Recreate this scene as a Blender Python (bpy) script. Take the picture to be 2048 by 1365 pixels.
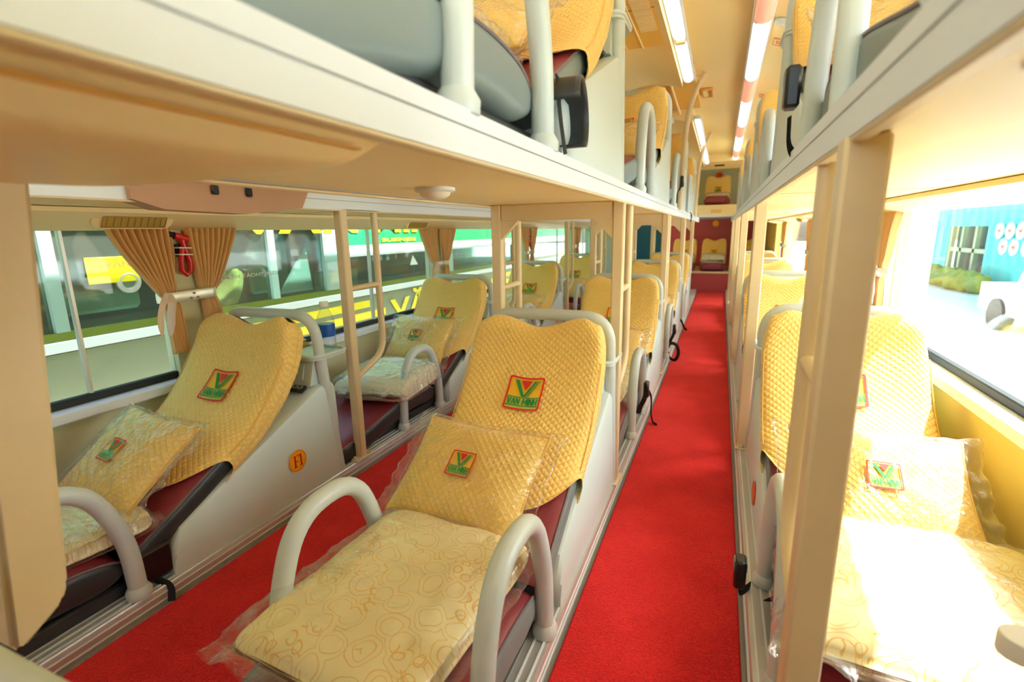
import bpy, bmesh, math, random
from math import sin, cos, pi, sqrt
from mathutils import Vector, Matrix, noise

for o in list(bpy.data.objects):
    bpy.data.objects.remove(o)
SC = bpy.context.scene
COL = SC.collection

def lin(c):
    c = c / 255.0
    return c / 12.92 if c <= 0.04045 else ((c + 0.055) / 1.055) ** 2.4
def rgb(r, g, b):
    return (lin(r), lin(g), lin(b), 1.0)

# ------------------------------------------------------------------ camera
cam_d = bpy.data.cameras.new('camera')
cam = bpy.data.objects.new('camera', cam_d)
COL.objects.link(cam)
cam_d.sensor_width = 36.0
cam_d.lens = 36.0 * 1000.0 / 2048.0
cam_d.clip_start = 0.02
cam_d.clip_end = 300
_R = Matrix(((0.92550078, 0.06501808, -0.37312325),
             (0.37835194, -0.20362377, 0.90298791),
             (-0.01726622, -0.97688792, -0.21305368)))      # columns: image right, image down, forward
_m = Matrix.Identity(4)
for i in range(3):
    _m[i][0] = _R[i][0]
    _m[i][1] = -_R[i][1]
    _m[i][2] = -_R[i][2]
_m[0][3], _m[1][3], _m[2][3] = 0.548, 0.0, 0.88
cam.matrix_world = _m
cam_d.dof.use_dof = True
cam_d.dof.focus_distance = 1.35
cam_d.dof.aperture_fstop = 4.0
SC.camera = cam

# ------------------------------------------------------------------ world, sun, exposure
W = bpy.data.worlds.new('sky')
SC.world = W
W.use_nodes = True
nt = W.node_tree
bg = nt.nodes['Background']
sky = nt.nodes.new('ShaderNodeTexSky')
sky.sky_type = 'NISHITA'
sky.sun_disc = False
sky.sun_elevation = math.radians(50)
sky.sun_rotation = math.radians(70)
sky.air_density = 1.0
sky.dust_density = 3.0
nt.links.new(sky.outputs[0], bg.inputs[0])
bg.inputs[1].default_value = 0.95

sun_d = bpy.data.lights.new('sun', 'SUN')
sun_d.energy = 19.0
sun_d.angle = math.radians(0.8)
sun_d.color = (1.0, 0.99, 0.97)
sun = bpy.data.objects.new('sun', sun_d)
COL.objects.link(sun)
_sd = Vector((-0.50, -0.16, -0.82)).normalized()
sun.rotation_euler = _sd.to_track_quat('-Z', 'Y').to_euler()
sun.location = (6, 3, 8)

SC.view_settings.view_transform = 'Standard'
SC.view_settings.look = 'None'
SC.view_settings.exposure = 0.2
SC.view_settings.gamma = 1.0
SC.view_settings.use_curve_mapping = False
SC.cycles.max_bounces = 14
SC.cycles.diffuse_bounces = 9
SC.cycles.glossy_bounces = 5
SC.cycles.transmission_bounces = 8
SC.cycles.transparent_max_bounces = 32
SC.cycles.caustics_reflective = False
SC.cycles.caustics_refractive = False

# ------------------------------------------------------------------ materials
MATS = {}
def mat(name, col, rough=0.5, metal=0.0, bump=None, var=None, spec=0.5, emit=None, coat=0.0, sheen=0.0):
    m = bpy.data.materials.new(name)
    m.use_nodes = True
    n = m.node_tree.nodes; l = m.node_tree.links
    p = n['Principled BSDF']
    c = rgb(*col)
    p.inputs['Base Color'].default_value = c
    p.inputs['Roughness'].default_value = rough
    p.inputs['Metallic'].default_value = metal
    p.inputs['Specular IOR Level'].default_value = spec
    if coat: p.inputs['Coat Weight'].default_value = coat
    if sheen:
        p.inputs['Sheen Weight'].default_value = sheen
    if emit:
        p.inputs['Emission Color'].default_value = rgb(*emit[0])
        p.inputs['Emission Strength'].default_value = emit[1]
    if bump or var:
        tc = n.new('ShaderNodeTexCoord')
    if var:      # (scale, amount): wear-like variation
        ns = n.new('ShaderNodeTexNoise'); ns.inputs['Scale'].default_value = var[0]; ns.inputs['Detail'].default_value = 4
        l.new(tc.outputs['Object'], ns.inputs['Vector'])
        mx = n.new('ShaderNodeMix'); mx.data_type = 'RGBA'
        mx.inputs[6].default_value = tuple(x * (1 - var[1]) for x in c[:3]) + (1,)
        mx.inputs[7].default_value = tuple(min(1, x * (1 + var[1] * .6)) for x in c[:3]) + (1,)
        l.new(ns.outputs['Fac'], mx.inputs[0]); l.new(mx.outputs[2], p.inputs['Base Color'])
    if bump:     # (scale, strength, distance)
        nb = n.new('ShaderNodeTexNoise'); nb.inputs['Scale'].default_value = bump[0]; nb.inputs['Detail'].default_value = 3
        l.new(tc.outputs['Object'], nb.inputs['Vector'])
        b = n.new('ShaderNodeBump'); b.inputs['Strength'].default_value = bump[1]; b.inputs['Distance'].default_value = bump[2]
        l.new(nb.outputs['Fac'], b.inputs['Height']); l.new(b.outputs[0], p.inputs['Normal'])
    MATS[name] = m
    return m

cream   = mat('cream_panel', (250, 230, 176), .45, bump=(90, .15, .002), var=(3, .06))
creamp  = mat('cream_paint', (230, 210, 168), .38, var=(14, .07))
ceilm   = mat('ceiling_panel', (250, 230, 170), .55, var=(2, .05))
duct_o  = mat('ochre_grille', (232, 186, 90), .5)
white   = mat('white_rail', (226, 234, 242), .4)
greyp   = mat('grey_white_moulding', (206, 220, 219), .42, bump=(260, .12, .001))
tubem   = mat('grey_white_tube', (204, 215, 212), .35, bump=(200, .1, .001), var=(25, .06))
maroon  = mat('maroon_vinyl', (140, 52, 64), .38, bump=(180, .25, .002), var=(6, .12))
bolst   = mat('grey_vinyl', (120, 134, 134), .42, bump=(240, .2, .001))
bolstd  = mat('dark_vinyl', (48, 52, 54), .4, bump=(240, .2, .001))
pipem   = mat('piping', (120, 106, 112), .5)
black   = mat('black_plastic', (22, 23, 24), .32)
strapm  = mat('black_webbing', (26, 26, 27), .8)
alum    = mat('aluminium', (205, 203, 200), .34, metal=.55)
alumg   = mat('aluminium_groove', (150, 152, 150), .4, metal=.4)
curt    = mat('curtain_cloth', (228, 184, 124), .85, bump=(500, .3, .001), var=(9, .1), sheen=.2)
ribbon  = mat('pale_ribbon', (236, 214, 196), .8, var=(30, .12))
tinband = mat('tin_band', (226, 224, 214), .3, metal=.7)
redpl   = mat('red_plastic', (214, 26, 30), .3)
seal    = mat('rubber_seal', (28, 34, 32), .6)
wallm   = mat('wall_panel', (214, 212, 176), .55, bump=(150, .15, .001))
wallr   = mat('wall_panel_warm', (232, 214, 120), .55, bump=(150, .15, .001))
brownp  = mat('brown_pad', (182, 138, 104), .5, var=(6, .08))
rearm   = mat('rear_laminate', (186, 74, 78), .4, var=(60, .16))
teal    = mat('teal_panel', (14, 96, 120), .3, var=(3, .4))
em_y    = mat('emblem_yellow', (247, 196, 44), .7)
em_r    = mat('emblem_red', (222, 44, 34), .7)
em_g    = mat('emblem_green', (16, 142, 62), .7)
em_l    = mat('emblem_lime', (196, 208, 92), .7)
disc_y  = mat('disc_yellow', (252, 178, 26), .5)
disc_o  = mat('disc_orange', (236, 108, 46), .5)
txt_r   = mat('text_red', (206, 28, 28), .5)
txt_w   = mat('text_white', (246, 248, 250), .5)
lens    = mat('lamp_lens', (240, 240, 232), .3)
tubeL   = mat('lamp_tube_white', (236, 244, 248), .3, emit=((226, 240, 250), 1.3))
tubeP   = mat('lamp_tube_pink', (250, 190, 172), .3, emit=((255, 150, 128), .55))
bluel   = mat('bottle_label_blue', (30, 92, 196), .4)
packm   = mat('packet_pale', (232, 234, 206), .5, var=(30, .15))
packg   = mat('packet_olive', (176, 170, 70), .5)
hangtag = mat('orange_sticker', (226, 120, 60), .5)

def quilt_mat(name, col, col2, period):
    m = bpy.data.materials.new(name); m.use_nodes = True
    n = m.node_tree.nodes; l = m.node_tree.links; p = n['Principled BSDF']
    p.inputs['Roughness'].default_value = .72
    p.inputs['Sheen Weight'].default_value = .25
    uv = n.new('ShaderNodeUVMap'); uv.uv_map = 'uv'
    mp = n.new('ShaderNodeMapping'); mp.inputs['Rotation'].default_value = (0, 0, pi / 4)
    k = pi / period
    mp.inputs['Scale'].default_value = (k, k, 1)
    l.new(uv.outputs[0], mp.inputs[0])
    sx = n.new('ShaderNodeSeparateXYZ'); l.new(mp.outputs[0], sx.inputs[0])
    def absin(o):
        a = n.new('ShaderNodeMath'); a.operation = 'SINE'; l.new(o, a.inputs[0])
        b = n.new('ShaderNodeMath'); b.operation = 'ABSOLUTE'; l.new(a.outputs[0], b.inputs[0])
        return b.outputs[0]
    mn = n.new('ShaderNodeMath'); mn.operation = 'MINIMUM'
    l.new(absin(sx.outputs[0]), mn.inputs[0]); l.new(absin(sx.outputs[1]), mn.inputs[1])
    rp = n.new('ShaderNodeMapRange'); rp.inputs[1].default_value = 0; rp.inputs[2].default_value = .16; rp.inputs[3].default_value = 0; rp.inputs[4].default_value = 1
    l.new(mn.outputs[0], rp.inputs[0])
    mx = n.new('ShaderNodeMix'); mx.data_type = 'RGBA'
    mx.inputs[6].default_value = rgb(*col2); mx.inputs[7].default_value = rgb(*col)
    l.new(rp.outputs[0], mx.inputs[0]); l.new(mx.outputs[2], p.inputs['Base Color'])
    nb = n.new('ShaderNodeTexNoise'); nb.inputs['Scale'].default_value = 420
    l.new(uv.outputs[0], nb.inputs['Vector'])
    ad = n.new('ShaderNodeMath'); ad.operation = 'MULTIPLY_ADD'; ad.inputs[1].default_value = .35
    l.new(nb.outputs['Fac'], ad.inputs[0]); l.new(mn.outputs[0], ad.inputs[2])
    b = n.new('ShaderNodeBump'); b.inputs['Strength'].default_value = .5; b.inputs['Distance'].default_value = .003
    l.new(ad.outputs[0], b.inputs['Height']); l.new(b.outputs[0], p.inputs['Normal'])
    return m
QP = 0.0135
quilt = quilt_mat('yellow_quilt', (249, 213, 120), (238, 192, 92), QP)
quiltp = quilt_mat('yellow_quilt_pillow', (249, 212, 114), (238, 190, 88), QP)

def blanket_mat():
    m = bpy.data.materials.new('embroidered_blanket'); m.use_nodes = True
    n = m.node_tree.nodes; l = m.node_tree.links; p = n['Principled BSDF']
    p.inputs['Roughness'].default_value = .6
    uv = n.new('ShaderNodeUVMap'); uv.uv_map = 'uv'
    nz = n.new('ShaderNodeTexNoise'); nz.inputs['Scale'].default_value = 34; nz.inputs['Detail'].default_value = 0
    l.new(uv.outputs[0], nz.inputs['Vector'])
    dm = n.new('ShaderNodeVectorMath'); dm.operation = 'MULTIPLY_ADD'
    dm.inputs[1].default_value = (.016, .016, 0)
    l.new(nz.outputs['Color'], dm.inputs[0]); l.new(uv.outputs[0], dm.inputs[2])
    def rings(scale, rad, wid, off):
        mp = n.new('ShaderNodeMapping'); mp.inputs['Location'].default_value = (off, off * .7, 0)
        l.new(dm.outputs[0], mp.inputs[0])
        v = n.new('ShaderNodeTexVoronoi'); v.inputs['Scale'].default_value = scale; v.inputs['Randomness'].default_value = .55
        v.voronoi_dimensions = '2D'
        l.new(mp.outputs[0], v.inputs['Vector'])
        s = n.new('ShaderNodeMath'); s.operation = 'SUBTRACT'; s.inputs[1].default_value = rad
        l.new(v.outputs['Distance'], s.inputs[0])
        a = n.new('ShaderNodeMath'); a.operation = 'ABSOLUTE'; l.new(s.outputs[0], a.inputs[0])
        t = n.new('ShaderNodeMath'); t.operation = 'LESS_THAN'; t.inputs[1].default_value = wid
        l.new(a.outputs[0], t.inputs[0])
        return t.outputs[0]
    r1 = rings(19, .33, .014, 0); r2 = rings(19, .50, .014, 0); r3 = rings(38, .3, .05, 3.3)
    a = n.new('ShaderNodeMath'); a.operation = 'MAXIMUM'; l.new(r1, a.inputs[0]); l.new(r2, a.inputs[1])
    g = n.new('ShaderNodeTexNoise'); g.inputs['Scale'].default_value = 9; l.new(uv.outputs[0], g.inputs['Vector'])
    gt = n.new('ShaderNodeMath'); gt.operation = 'GREATER_THAN'; gt.inputs[1].default_value = .58; l.new(g.outputs['Fac'], gt.inputs[0])
    r3m = n.new('ShaderNodeMath'); r3m.operation = 'MULTIPLY'; l.new(r3, r3m.inputs[0]); l.new(gt.outputs[0], r3m.inputs[1])
    b = n.new('ShaderNodeMath'); b.operation = 'MAXIMUM'; l.new(a.outputs[0], b.inputs[0]); l.new(r3m.outputs[0], b.inputs[1])
    mx = n.new('ShaderNodeMix'); mx.data_type = 'RGBA'
    mx.inputs[6].default_value = rgb(240, 228, 176); mx.inputs[7].default_value = rgb(232, 194, 112)
    l.new(b.outputs[0], mx.inputs[0]); l.new(mx.outputs[2], p.inputs['Base Color'])
    pf = n.new('ShaderNodeTexNoise'); pf.inputs['Scale'].default_value = 26; l.new(uv.outputs[0], pf.inputs['Vector'])
    h = n.new('ShaderNodeMath'); h.operation = 'SUBTRACT'; l.new(pf.outputs['Fac'], h.inputs[0])
    hm = n.new('ShaderNodeMath'); hm.operation = 'MULTIPLY'; hm.inputs[1].default_value = .25; l.new(b.outputs[0], hm.inputs[0]); l.new(hm.outputs[0], h.inputs[1])
    bp = n.new('ShaderNodeBump'); bp.inputs['Strength'].default_value = .6; bp.inputs['Distance'].default_value = .006
    l.new(h.outputs[0], bp.inputs['Height']); l.new(bp.outputs[0], p.inputs['Normal'])
    return m
blankm = blanket_mat()
fluff = mat('fluffy_blanket', (246, 240, 210), .9, bump=(120, .8, .006), var=(60, .1), sheen=.3)

def film_mat(name, tint, base, scale, strength, rough=.03, k=.45, milky=0):
    m = bpy.data.materials.new(name); m.use_nodes = True
    n = m.node_tree.nodes; l = m.node_tree.links
    n.remove(n['Principled BSDF'])
    out = n['Material Output']
    tr = n.new('ShaderNodeBsdfTransparent'); tr.inputs[0].default_value = tint
    gl = n.new('ShaderNodeBsdfGlossy'); gl.inputs['Roughness'].default_value = rough
    fr = n.new('ShaderNodeLayerWeight'); fr.inputs['Blend'].default_value = .5
    pw = n.new('ShaderNodeMath'); pw.operation = 'POWER'; pw.inputs[1].default_value = 3.0; l.new(fr.outputs['Facing'], pw.inputs[0])
    ad = n.new('ShaderNodeMath'); ad.operation = 'MULTIPLY_ADD'; ad.inputs[1].default_value = k; ad.inputs[2].default_value = base; ad.use_clamp = True
    l.new(pw.outputs[0], ad.inputs[0])
    mx = n.new('ShaderNodeMixShader')
    sh = gl
    if milky:
        df = n.new('ShaderNodeBsdfDiffuse'); df.inputs[0].default_value = (.92, .93, .94, 1)
        sh = n.new('ShaderNodeMixShader'); sh.inputs[0].default_value = milky
        l.new(gl.outputs[0], sh.inputs[1]); l.new(df.outputs[0], sh.inputs[2])
    l.new(ad.outputs[0], mx.inputs[0]); l.new(tr.outputs[0], mx.inputs[1]); l.new(sh.outputs[0], mx.inputs[2])
    l.new(mx.outputs[0], out.inputs[0])
    if strength:
        tc = n.new('ShaderNodeTexCoord')
        nb = n.new('ShaderNodeTexNoise'); nb.inputs['Scale'].default_value = scale; nb.inputs['Detail'].default_value = 3; nb.inputs['Distortion'].default_value = 1.2
        l.new(tc.outputs['Object'], nb.inputs['Vector'])
        b = n.new('ShaderNodeBump'); b.inputs['Strength'].default_value = strength; b.inputs['Distance'].default_value = .01
        l.new(nb.outputs['Fac'], b.inputs['Height'])
        l.new(b.outputs[0], gl.inputs['Normal']); l.new(b.outputs[0], fr.inputs['Normal'])
    return m
film = film_mat('clear_plastic_film', (.98, .98, .98, 1), .06, 18, .6, .05, .7, .25)
bottlem = film_mat('clear_bottle', (.93, .96, .97, 1), .10, 60, .2, .08, .6, .4)
glass = film_mat('window_glass', (.93, .97, .955, 1), .025, 1, 0)

def carpet_mat():
    m = bpy.data.materials.new('red_carpet'); m.use_nodes = True
    n = m.node_tree.nodes; l = m.node_tree.links; p = n['Principled BSDF']
    p.inputs['Roughness'].default_value = .95; p.inputs['Specular IOR Level'].default_value = .15
    p.inputs['Sheen Weight'].default_value = .6; p.inputs['Sheen Tint'].default_value = rgb(255, 120, 110)
    tc = n.new('ShaderNodeTexCoord')
    a = n.new('ShaderNodeTexNoise'); a.inputs['Scale'].default_value = 260; a.inputs['Detail'].default_value = 4; l.new(tc.outputs['Object'], a.inputs['Vector'])
    c = n.new('ShaderNodeTexNoise'); c.inputs['Scale'].default_value = 7; c.inputs['Detail'].default_value = 3; l.new(tc.outputs['Object'], c.inputs['Vector'])
    s = n.new('ShaderNodeMath'); s.operation = 'MULTIPLY_ADD'; s.inputs[1].default_value = .6; l.new(a.outputs['Fac'], s.inputs[0])
    s2 = n.new('ShaderNodeMath'); s2.operation = 'MULTIPLY'; s2.inputs[1].default_value = .4; l.new(c.outputs['Fac'], s2.inputs[0]); l.new(s2.outputs[0], s.inputs[2])
    r = n.new('ShaderNodeMapRange'); r.inputs[1].default_value = .3; r.inputs[2].default_value = .7; l.new(s.outputs[0], r.inputs[0])
    mx = n.new('ShaderNodeMix'); mx.data_type = 'RGBA'; mx.inputs[6].default_value = rgb(186, 10, 24); mx.inputs[7].default_value = rgb(238, 46, 50)
    l.new(r.outputs[0], mx.inputs[0]); l.new(mx.outputs[2], p.inputs['Base Color'])
    b = n.new('ShaderNodeBump'); b.inputs['Strength'].default_value = .8; b.inputs['Distance'].default_value = .006
    l.new(a.outputs['Fac'], b.inputs['Height']); l.new(b.outputs[0], p.inputs['Normal'])
    return m
carpet = carpet_mat()
body_w0 = mat('shade_roof_white', (236, 240, 240), .4)
vent_g = mat('vent_grille', (184, 156, 76), .5)

# ------------------------------------------------------------------ mesh helpers
class G:
    def __init__(s): s.v = []; s.f = []; s.m = []; s.uv = []
    def add(s, vs, fs, m=0, uv=None):
        o = len(s.v); s.v += [tuple(p) for p in vs]
        s.uv += (uv if uv else [(0, 0)] * len(vs))
        for q in fs: s.f.append([i + o for i in q]); s.m.append(m)
        return s
    def box(s, x0, x1, y0, y1, z0, z1, b=0.0, m=0):
        if b <= 0:
            vs = [(x, y, z) for x in (x0, x1) for y in (y0, y1) for z in (z0, z1)]
            return s.add(vs, [(0, 1, 3, 2), (4, 6, 7, 5), (0, 4, 5, 1), (2, 3, 7, 6), (0, 2, 6, 4), (1, 5, 7, 3)], m)
        c = ((x0 + x1) / 2, (y0 + y1) / 2, (z0 + z1) / 2); h = (abs(x1 - x0) / 2, abs(y1 - y0) / 2, abs(z1 - z0) / 2)
        b = min(b, min(h) * .95)
        vs = []; idx = {}
        for sx in (-1, 1):
            for sy in (-1, 1):
                for sz in (-1, 1):
                    for a in range(3):
                        d = [h[0] - b, h[1] - b, h[2] - b]; d[a] = h[a]
                        idx[(sx, sy, sz, a)] = len(vs)
                        vs.append((c[0] + sx * d[0], c[1] + sy * d[1], c[2] + sz * d[2]))
        fs = []
        for a in range(3):
            o = [k for k in range(3) if k != a]
            for sg in (-1, 1):
                q = []
                for (u, w) in ((-1, -1), (1, -1), (1, 1), (-1, 1)):
                    t = [0, 0, 0]; t[a] = sg; t[o[0]] = u; t[o[1]] = w
                    q.append(idx[(t[0], t[1], t[2], a)])
                fs.append(q)
            for u in (-1, 1):
                for w in (-1, 1):
                    q = []
                    for (sg, ax) in ((-1, o[0]), (1, o[0]), (1, o[1]), (-1, o[1])):
                        t = [0, 0, 0]; t[a] = sg; t[o[0]] = u; t[o[1]] = w
                        q.append(idx[(t[0], t[1], t[2], ax)])
                    fs.append(q)
        for sx in (-1, 1):
            for sy in (-1, 1):
                for sz in (-1, 1):
                    fs.append([idx[(sx, sy, sz, a)] for a in range(3)])
        return s.add(vs, fs, m)
    def tube(s, path, r, n=10, m=0, closed=False, flat=None):
        P = [Vector(p) for p in path]; N = len(P)
        vs = []; fs = []; up = None
        for i in range(N):
            a = P[(i - 1) % N] if (closed or i > 0) else P[i]
            b = P[(i + 1) % N] if (closed or i < N - 1) else P[i]
            t = (b - a).normalized()
            if up is None:
                up = Vector((0, 0, 1)) if abs(t.z) < .9 else Vector((0, 1, 0))
            x = (up - t * up.dot(t)).normalized(); y = t.cross(x); up = x
            rr = r[i] if isinstance(r, (list, tuple)) else r
            for k in range(n):
                an = 2 * pi * k / n
                ra, rb = (rr, rr) if not flat else (rr * flat[0], rr * flat[1])
                vs.append(P[i] + x * cos(an) * ra + y * sin(an) * rb)
        for i in range(N if closed else N - 1):
            j = (i + 1) % N
            for k in range(n):
                k2 = (k + 1) % n
                fs.append((i * n + k, i * n + k2, j * n + k2, j * n + k))
        if not closed:
            fs.append(list(range(n))); fs.append([(N - 1) * n + k for k in range(n)])
        return s.add(vs, fs, m)
    def prism(s, poly, axis, a, b, m=0):
        """poly: 2D points in the two other axes (in order), extruded along axis from a to b"""
        n = len(poly)
        def P(p, t):
            return {'x': (t, p[0], p[1]), 'y': (p[0], t, p[1]), 'z': (p[0], p[1], t)}[axis]
        vs = [P(p, a) for p in poly] + [P(p, b) for p in poly]
        fs = [list(range(n)), [n + i for i in range(n)]] + [(i, (i + 1) % n, n + (i + 1) % n, n + i) for i in range(n)]
        return s.add(vs, fs, m)
    def grid(s, nu, nv, fn, m=0, wu=False, uvf=None, capv=False):
        vs = []; uv = []
        for j in range(nv + 1):
            for i in range(nu if wu else nu + 1):
                vs.append(fn(i / nu, j / nv)); uv.append(uvf(i / nu, j / nv) if uvf else (i / nu, j / nv))
        w = nu if wu else nu + 1
        fs = []
        for j in range(nv):
            for i in range(nu):
                i2 = (i + 1) % w if wu else i + 1
                fs.append((j * w + i, j * w + i2, (j + 1) * w + i2, (j + 1) * w + i))
        if capv and wu:
            fs.append(list(range(w))); fs.append([nv * w + i for i in range(w)])
        return s.add(vs, fs, m, uv)
    def lathe(s, prof, c=(0, 0, 0), n=20, m=0, axis='z'):
        def P(r, h, a):
            x, y = r * cos(a), r * sin(a)
            q = {'z': (x, y, h), 'x': (h, x, y), 'y': (x, h, y)}[axis]
            return (c[0] + q[0], c[1] + q[1], c[2] + q[2])
        vs = [P(r, h, 2 * pi * k / n) for (r, h) in prof for k in range(n)]
        fs = []
        for j in range(len(prof) - 1):
            for k in range(n):
                fs.append((j * n + k, j * n + (k + 1) % n, (j + 1) * n + (k + 1) % n, (j + 1) * n + k))
        fs.append(list(range(n))); fs.append([(len(prof) - 1) * n + k for k in range(n)])
        return s.add(vs, fs, m)
    def mesh(s, name, mats, ang=40, recalc=True, weld=0):
        me = bpy.data.meshes.new(name)
        me.from_pydata(s.v, [], s.f)
        ul = me.uv_layers.new(name='uv')
        for p in me.polygons:
            for li in p.loop_indices:
                ul.data[li].uv = s.uv[me.loops[li].vertex_index]
        me.polygons.foreach_set('material_index', s.m)
        for x in (mats if isinstance(mats, (list, tuple)) else [mats]): me.materials.append(x)
        if recalc or weld:
            bm = bmesh.new(); bm.from_mesh(me)
            if weld: bmesh.ops.remove_doubles(bm, verts=bm.verts, dist=weld)
            if recalc: bmesh.ops.recalc_face_normals(bm, faces=bm.faces)
            bm.to_mesh(me); bm.free()
        me.polygons.foreach_set('use_smooth', [True] * len(me.polygons))
        if ang < 180: me.set_sharp_from_angle(angle=math.radians(ang))
        return me

def obj(name, me, parent=None, loc=(0, 0, 0), rot=(0, 0, 0), label=None):
    o = bpy.data.objects.new(name, me); COL.objects.link(o)
    o.location = loc; o.rotation_euler = rot
    if parent is not None: o.parent = parent
    if label: o['label'] = label
    return o
def tag(o, label, cat, group=None):
    o['label'] = label; o['category'] = cat
    if group: o['group'] = group
    return o
def thing(name, label, cat, loc=(0, 0, 0), rot=(0, 0, 0), group=None):
    o = bpy.data.objects.new(name, None); COL.objects.link(o)
    o.location = loc; o.rotation_euler = rot; o.empty_display_size = .05
    return tag(o, label, cat, group)
def struct(name, me, parent=None, loc=(0, 0, 0), label=None):
    o = obj(name, me, parent, loc)
    if parent is None: o['kind'] = 'structure'
    if label: o['label'] = label
    return o
def B(*a, mt=None, b=0.0, name='box'):
    return G().box(*a, b=b).mesh(name, mt)

def arc_path(pts, rad, n=6):
    """polyline with rounded corners"""
    P = [Vector(p) for p in pts]; out = [P[0]]
    for i in range(1, len(P) - 1):
        a, c, b = P[i - 1], P[i], P[i + 1]
        r = min(rad, (a - c).length * .48, (b - c).length * .48)
        p0 = c + (a - c).normalized() * r; p1 = c + (b - c).normalized() * r
        for k in range(n + 1):
            t = k / n
            out.append(p0 * (1 - t) ** 2 + c * 2 * t * (1 - t) + p1 * t * t)
    out.append(P[-1]); return out

_tc = {}
def text2d(s, size=1.0, bold=0.0):
    key = (s, bold)
    if key not in _tc:
        cu = bpy.data.curves.new('lettering_source', 'FONT'); cu.body = s; cu.size = 1.0; cu.align_x = 'CENTER'; cu.align_y = 'CENTER'; cu.resolution_u = 3; cu.offset = bold
        o = bpy.data.objects.new('lettering_source', cu); COL.objects.link(o)
        dg = bpy.context.evaluated_depsgraph_get(); dg.update()
        me = bpy.data.meshes.new_from_object(o.evaluated_get(dg))
        vs = [tuple(v.co[:2]) for v in me.vertices]; fs = [list(p.vertices) for p in me.polygons]
        bpy.data.objects.remove(o); bpy.data.curves.remove(cu); bpy.data.meshes.remove(me)
        xs = [v[0] for v in vs]; ys = [v[1] for v in vs]
        cx, cy = (min(xs) + max(xs)) / 2, (min(ys) + max(ys)) / 2
        _tc[key] = ([(v[0] - cx, v[1] - cy) for v in vs], fs, max(xs) - min(xs), max(ys) - min(ys))
    return _tc[key]
def text_fit(g, s, w, h, fn, m=0, bold=0.0):
    """letters fitted in w x h round 0,0, each vertex mapped by fn(x,y)"""
    vs, fs, tw, th = text2d(s, bold=bold)
    kx, ky = w / tw, h / th
    g.add([fn(x * kx, y * ky) for x, y in vs], fs, m)

# ------------------------------------------------------------------ cushions
def sgnpow(x, e): return math.copysign(abs(x) ** e, x)
def sstep(a, b, x):
    t = max(0, min(1, (x - a) / (b - a))); return t * t * (3 - 2 * t)
def catmull(P, n=24):
    P = [Vector((0, p[0], p[1])) for p in P]
    Q = [P[0] * 2 - P[1]] + P + [P[-1] * 2 - P[-2]]
    out = []
    for i in range(1, len(Q) - 2):
        for k in range(n):
            t = k / n
            a, b, c, d = Q[i - 1], Q[i], Q[i + 1], Q[i + 2]
            out.append(0.5 * ((2 * b) + (c - a) * t + (2 * a - 5 * b + 4 * c - d) * t * t + (3 * b - 3 * c + d - a) * t ** 3))
    out.append(P[-1]); return out

class Cushion:
    def __init__(s, pts, w, t, wing=0.0, ear=0.0, n=4.0, r=.045, grow=0.0, r0=0.0):
        s.C = catmull(pts); s.w = w; s.t = t; s.wing = wing; s.ear = ear; s.n = n; s.r = r; s.grow = grow; s.r0 = r0
        s.S = [0]
        for i in range(1, len(s.C)): s.S.append(s.S[-1] + (s.C[i] - s.C[i - 1]).length)
        s.L = s.S[-1]
    def centre(s, q):
        q0 = q; q = max(0, min(s.L, q))
        import bisect
        i = min(len(s.C) - 2, max(0, bisect.bisect_right(s.S, q) - 1))
        f = (q - s.S[i]) / max(1e-9, s.S[i + 1] - s.S[i])
        p = s.C[i].lerp(s.C[i + 1], f)
        a = s.C[max(0, i - 3)]; b = s.C[min(len(s.C) - 1, i + 4)]
        t = (b - a).normalized()
        return p + t * (q0 - q), t
    def ev(s, th, q, disp=0.0):
        e = 2.0 / s.n
        cx, sx = sgnpow(cos(th), e), sgnpow(sin(th), e)
        return s.at(cx, sx, q, disp)
    def at(s, cx, sx, q, disp=0.0):
        L = s.L
        ear = s.ear * (sstep(0, .72, abs(cx)) - .6 * sstep(.74, 1, abs(cx))) * sstep(.35, 1, q / L)
        k = 1.0
        if q > L - s.r:
            u = min(1, (q - (L - s.r)) / s.r); k = sqrt(max(0, 1 - u * u))
        if s.r0 and q < s.r0:
            u = min(1, (s.r0 - q) / s.r0); k = sqrt(max(0, 1 - u * u))
        p, t = s.centre(q + ear)
        nrm = Vector((0, -t.z, t.y))
        w = s.w * (1 - .06 * sstep(.80, 1, q / L) ** 1.5 * (1 if s.ear else 0)) * (.93 + .07 * k) + s.grow
        th2 = s.t * k + 2 * s.grow
        wing = s.wing * sstep(.45, .85, q / L) * abs(cx) ** 2.2 * (1 if sx > 0 else .35)
        d = -s.t / 2 + sx * th2 / 2 + wing + disp * sx
        return Vector((cx * (w + disp * abs(cx)), 0, 0)) + p + nrm * d
    def front(s, x, q, off=.0):
        cx = max(-.999, min(.999, x / (s.w + s.grow)))
        c = abs(cx) ** (s.n / 2); sx = max(0, 1 - c * c) ** (.5 * 2 / s.n)
        p = s.at(cx, sx, q, 0)
        _, t = s.centre(q)
        return p + Vector((0, -t.z, t.y)) * off

def quilt_h(u, v):
    a = (u + v) * .70711 * pi / QP; b = (u - v) * .70711 * pi / QP
    return (abs(sin(a)) * abs(sin(b))) ** .45

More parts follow.
